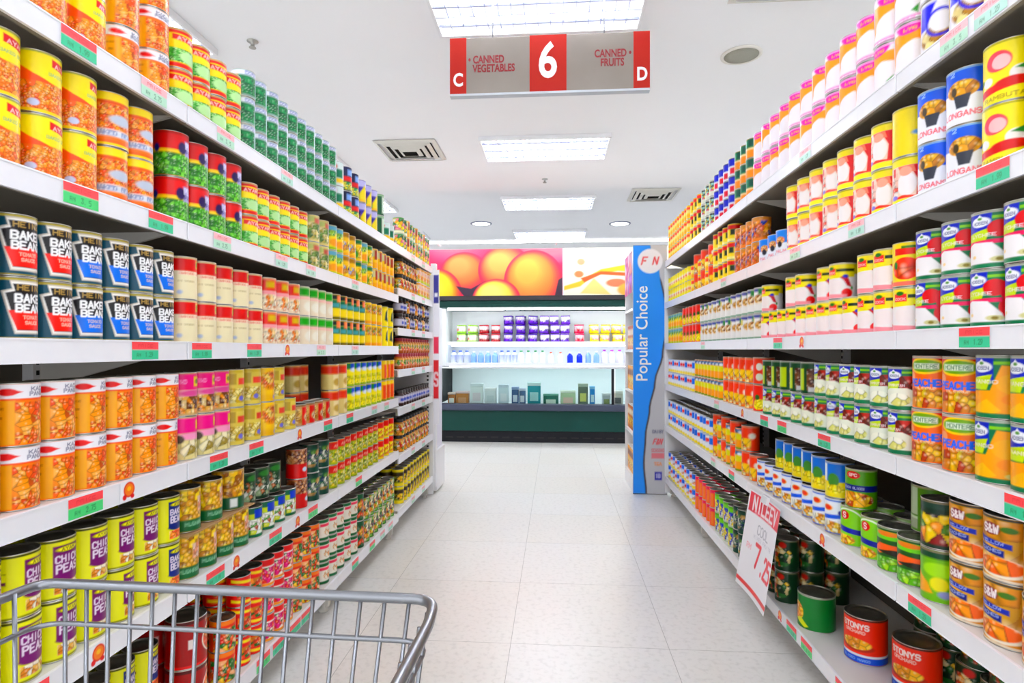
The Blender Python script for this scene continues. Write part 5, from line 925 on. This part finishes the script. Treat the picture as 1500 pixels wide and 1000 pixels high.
# ------------------------------------------------------------------ shopping trolley
def P(px, py, h): return at_h(px, py, h)
hx = -.25; cL = P(64, 853, hx); cR = P(636, 878, hx)
tr = bpy.data.objects.new('shopping_trolley', None); COL.objects.link(tr); tr.location = (-.33, .2, 0); tag(tr, 'zinc wire shopping trolley in the left foreground', 'trolley')
zr = EYE+hx; xl, yl = cL; xr, yr = cR; yb = -.32
def rel(p): return (p[0]+.33, p[1]-.2, p[2])
def rod(name, pts, r, fil=0, n=8, m=ZINC):
    q = fillet([rel(p) for p in pts], fil) if fil else [rel(p) for p in pts]
    return MB().tube(q, r, n).build(name, m, tr)
rod('top_rim', [(xl-.012, yb, zr+.05), (xl-.006, yl-.04, zr), (xl, yl, zr), (xr, yr, zr), (xr+.006, yr-.05, zr), (xr+.012, yb, zr+.05)], .0052, .035, 12)
ins = lambda dz: dz*.12       # the basket narrows downwards
for dz in (.040, .105, .17, .235, .30, .365):
    k = ins(dz)
    rod('side_wire', [(xl-.01+k, yb+k, zr+.05-dz*1.05), (xl+k, yl-k, zr-dz), (xr-k, yr-k, zr-dz), (xr+.01-k, yb+k, zr+.05-dz*1.05)], .0028, .03)
nf = 17; D = .365; kd = ins(D)
fw = MB()
for i in range(1, nf):
    t = i/nf; a_ = rel((xl+(xr-xl)*t, yl+(yr-yl)*t, zr)); b_ = rel((xl+kd+(xr-xl-2*kd)*t, yl+(yr-yl)*t-kd, zr-D)); fw.tube([a_, b_], .0022, 7)
fw.build('front_grid', ZINC, tr)
for sx_, sk, ye in ((xl, 1, yl), (xr, -1, yr)):
    sw = MB(); n = 27
    for i in range(1, n):
        t = i/n; y = ye+(yb-ye)*t; zt = zr+.05*t; o_ = .012*t*(-sk)
        sw.tube([rel((sx_+o_, y, zt)), rel((sx_+sk*kd+o_, y-kd*(1-2*t), zt-D*(1+.05*t)))], .0022, 7)
    sw.build('side_grid', ZINC, tr)
bt = MB()
for i in range(15):
    t = i/14; bt.tube([rel((xl+kd+(xr-xl-2*kd)*t, yl-kd, zr-D)), rel((xl+kd+(xr-xl-2*kd)*t, yb+kd, zr-D+.03))], .0026, 7)
bt.build('basket_floor', ZINC, tr)
bk = MB()
for i in range(13):
    t = i/12; bk.tube([rel((xl+(xr-xl)*t, yb, zr+.05)), rel((xl+kd+(xr-xl-2*kd)*t, yb+kd, zr-D+.03))], .0026, 7)
bk.build('rear_flap', ZINC, tr)
rod('handle', [(xl-.02, yb-.08, zr+.12), (xr+.02, yb-.08, zr+.12)], .013, 0, 14, mat('handle_plastic', 'c8282e', .4, noise=(20, 'b82026', .4)))
for x in (xl-.012, xr+.012): rod('handle_arm', [(x, yb, zr+.05), (x, yb-.08, zr+.12)], .007)
for x, e in ((xl+.05, 1), (xr-.05, -1)):
    rod('chassis', [(x, yb+.02, zr+.03), (x, yb+.06, .16), (x, yl-.12, .16)], .010, .08, 12)
    rod('chassis', [(x, yl-.08, zr-D), (x, yl-.30, .17)], .008)
rod('cross_bar', [(xl+.05, yl-.12, .16), (xr-.05, yl-.12, .16)], .009); rod('cross_bar', [(xl+.05, yb+.06, .16), (xr-.05, yb+.06, .16)], .009)
WH = mat('wheel_rubber', '3c3c40', .6, noise=(30, '303034', .5))
for x in (xl+.05, xr-.05):
    for y in (yl-.12, yb+.08):
        a_, b_, c_ = rel((x, y, .055)); mb = MB().lathe([(.012, -.014), (.050, -.014), (.054, -.008), (.054, .008), (.050, .014), (.012, .014), (.012, -.014)], 24)
        mb.v = [(a_+z, b_+x_, c_+y_) for x_, y_, z in mb.v]; wq = mb.build('wheel', WH, tr)
        MB().box(a_-.022, a_-.017, b_-.018, b_+.018, c_-.01, c_+.06).box(a_+.017, a_+.022, b_-.018, b_+.018, c_-.01, c_+.06).box(a_-.022, a_+.022, b_-.018, b_+.018, c_+.06, c_+.105).build('caster_fork', ZINC, wq)
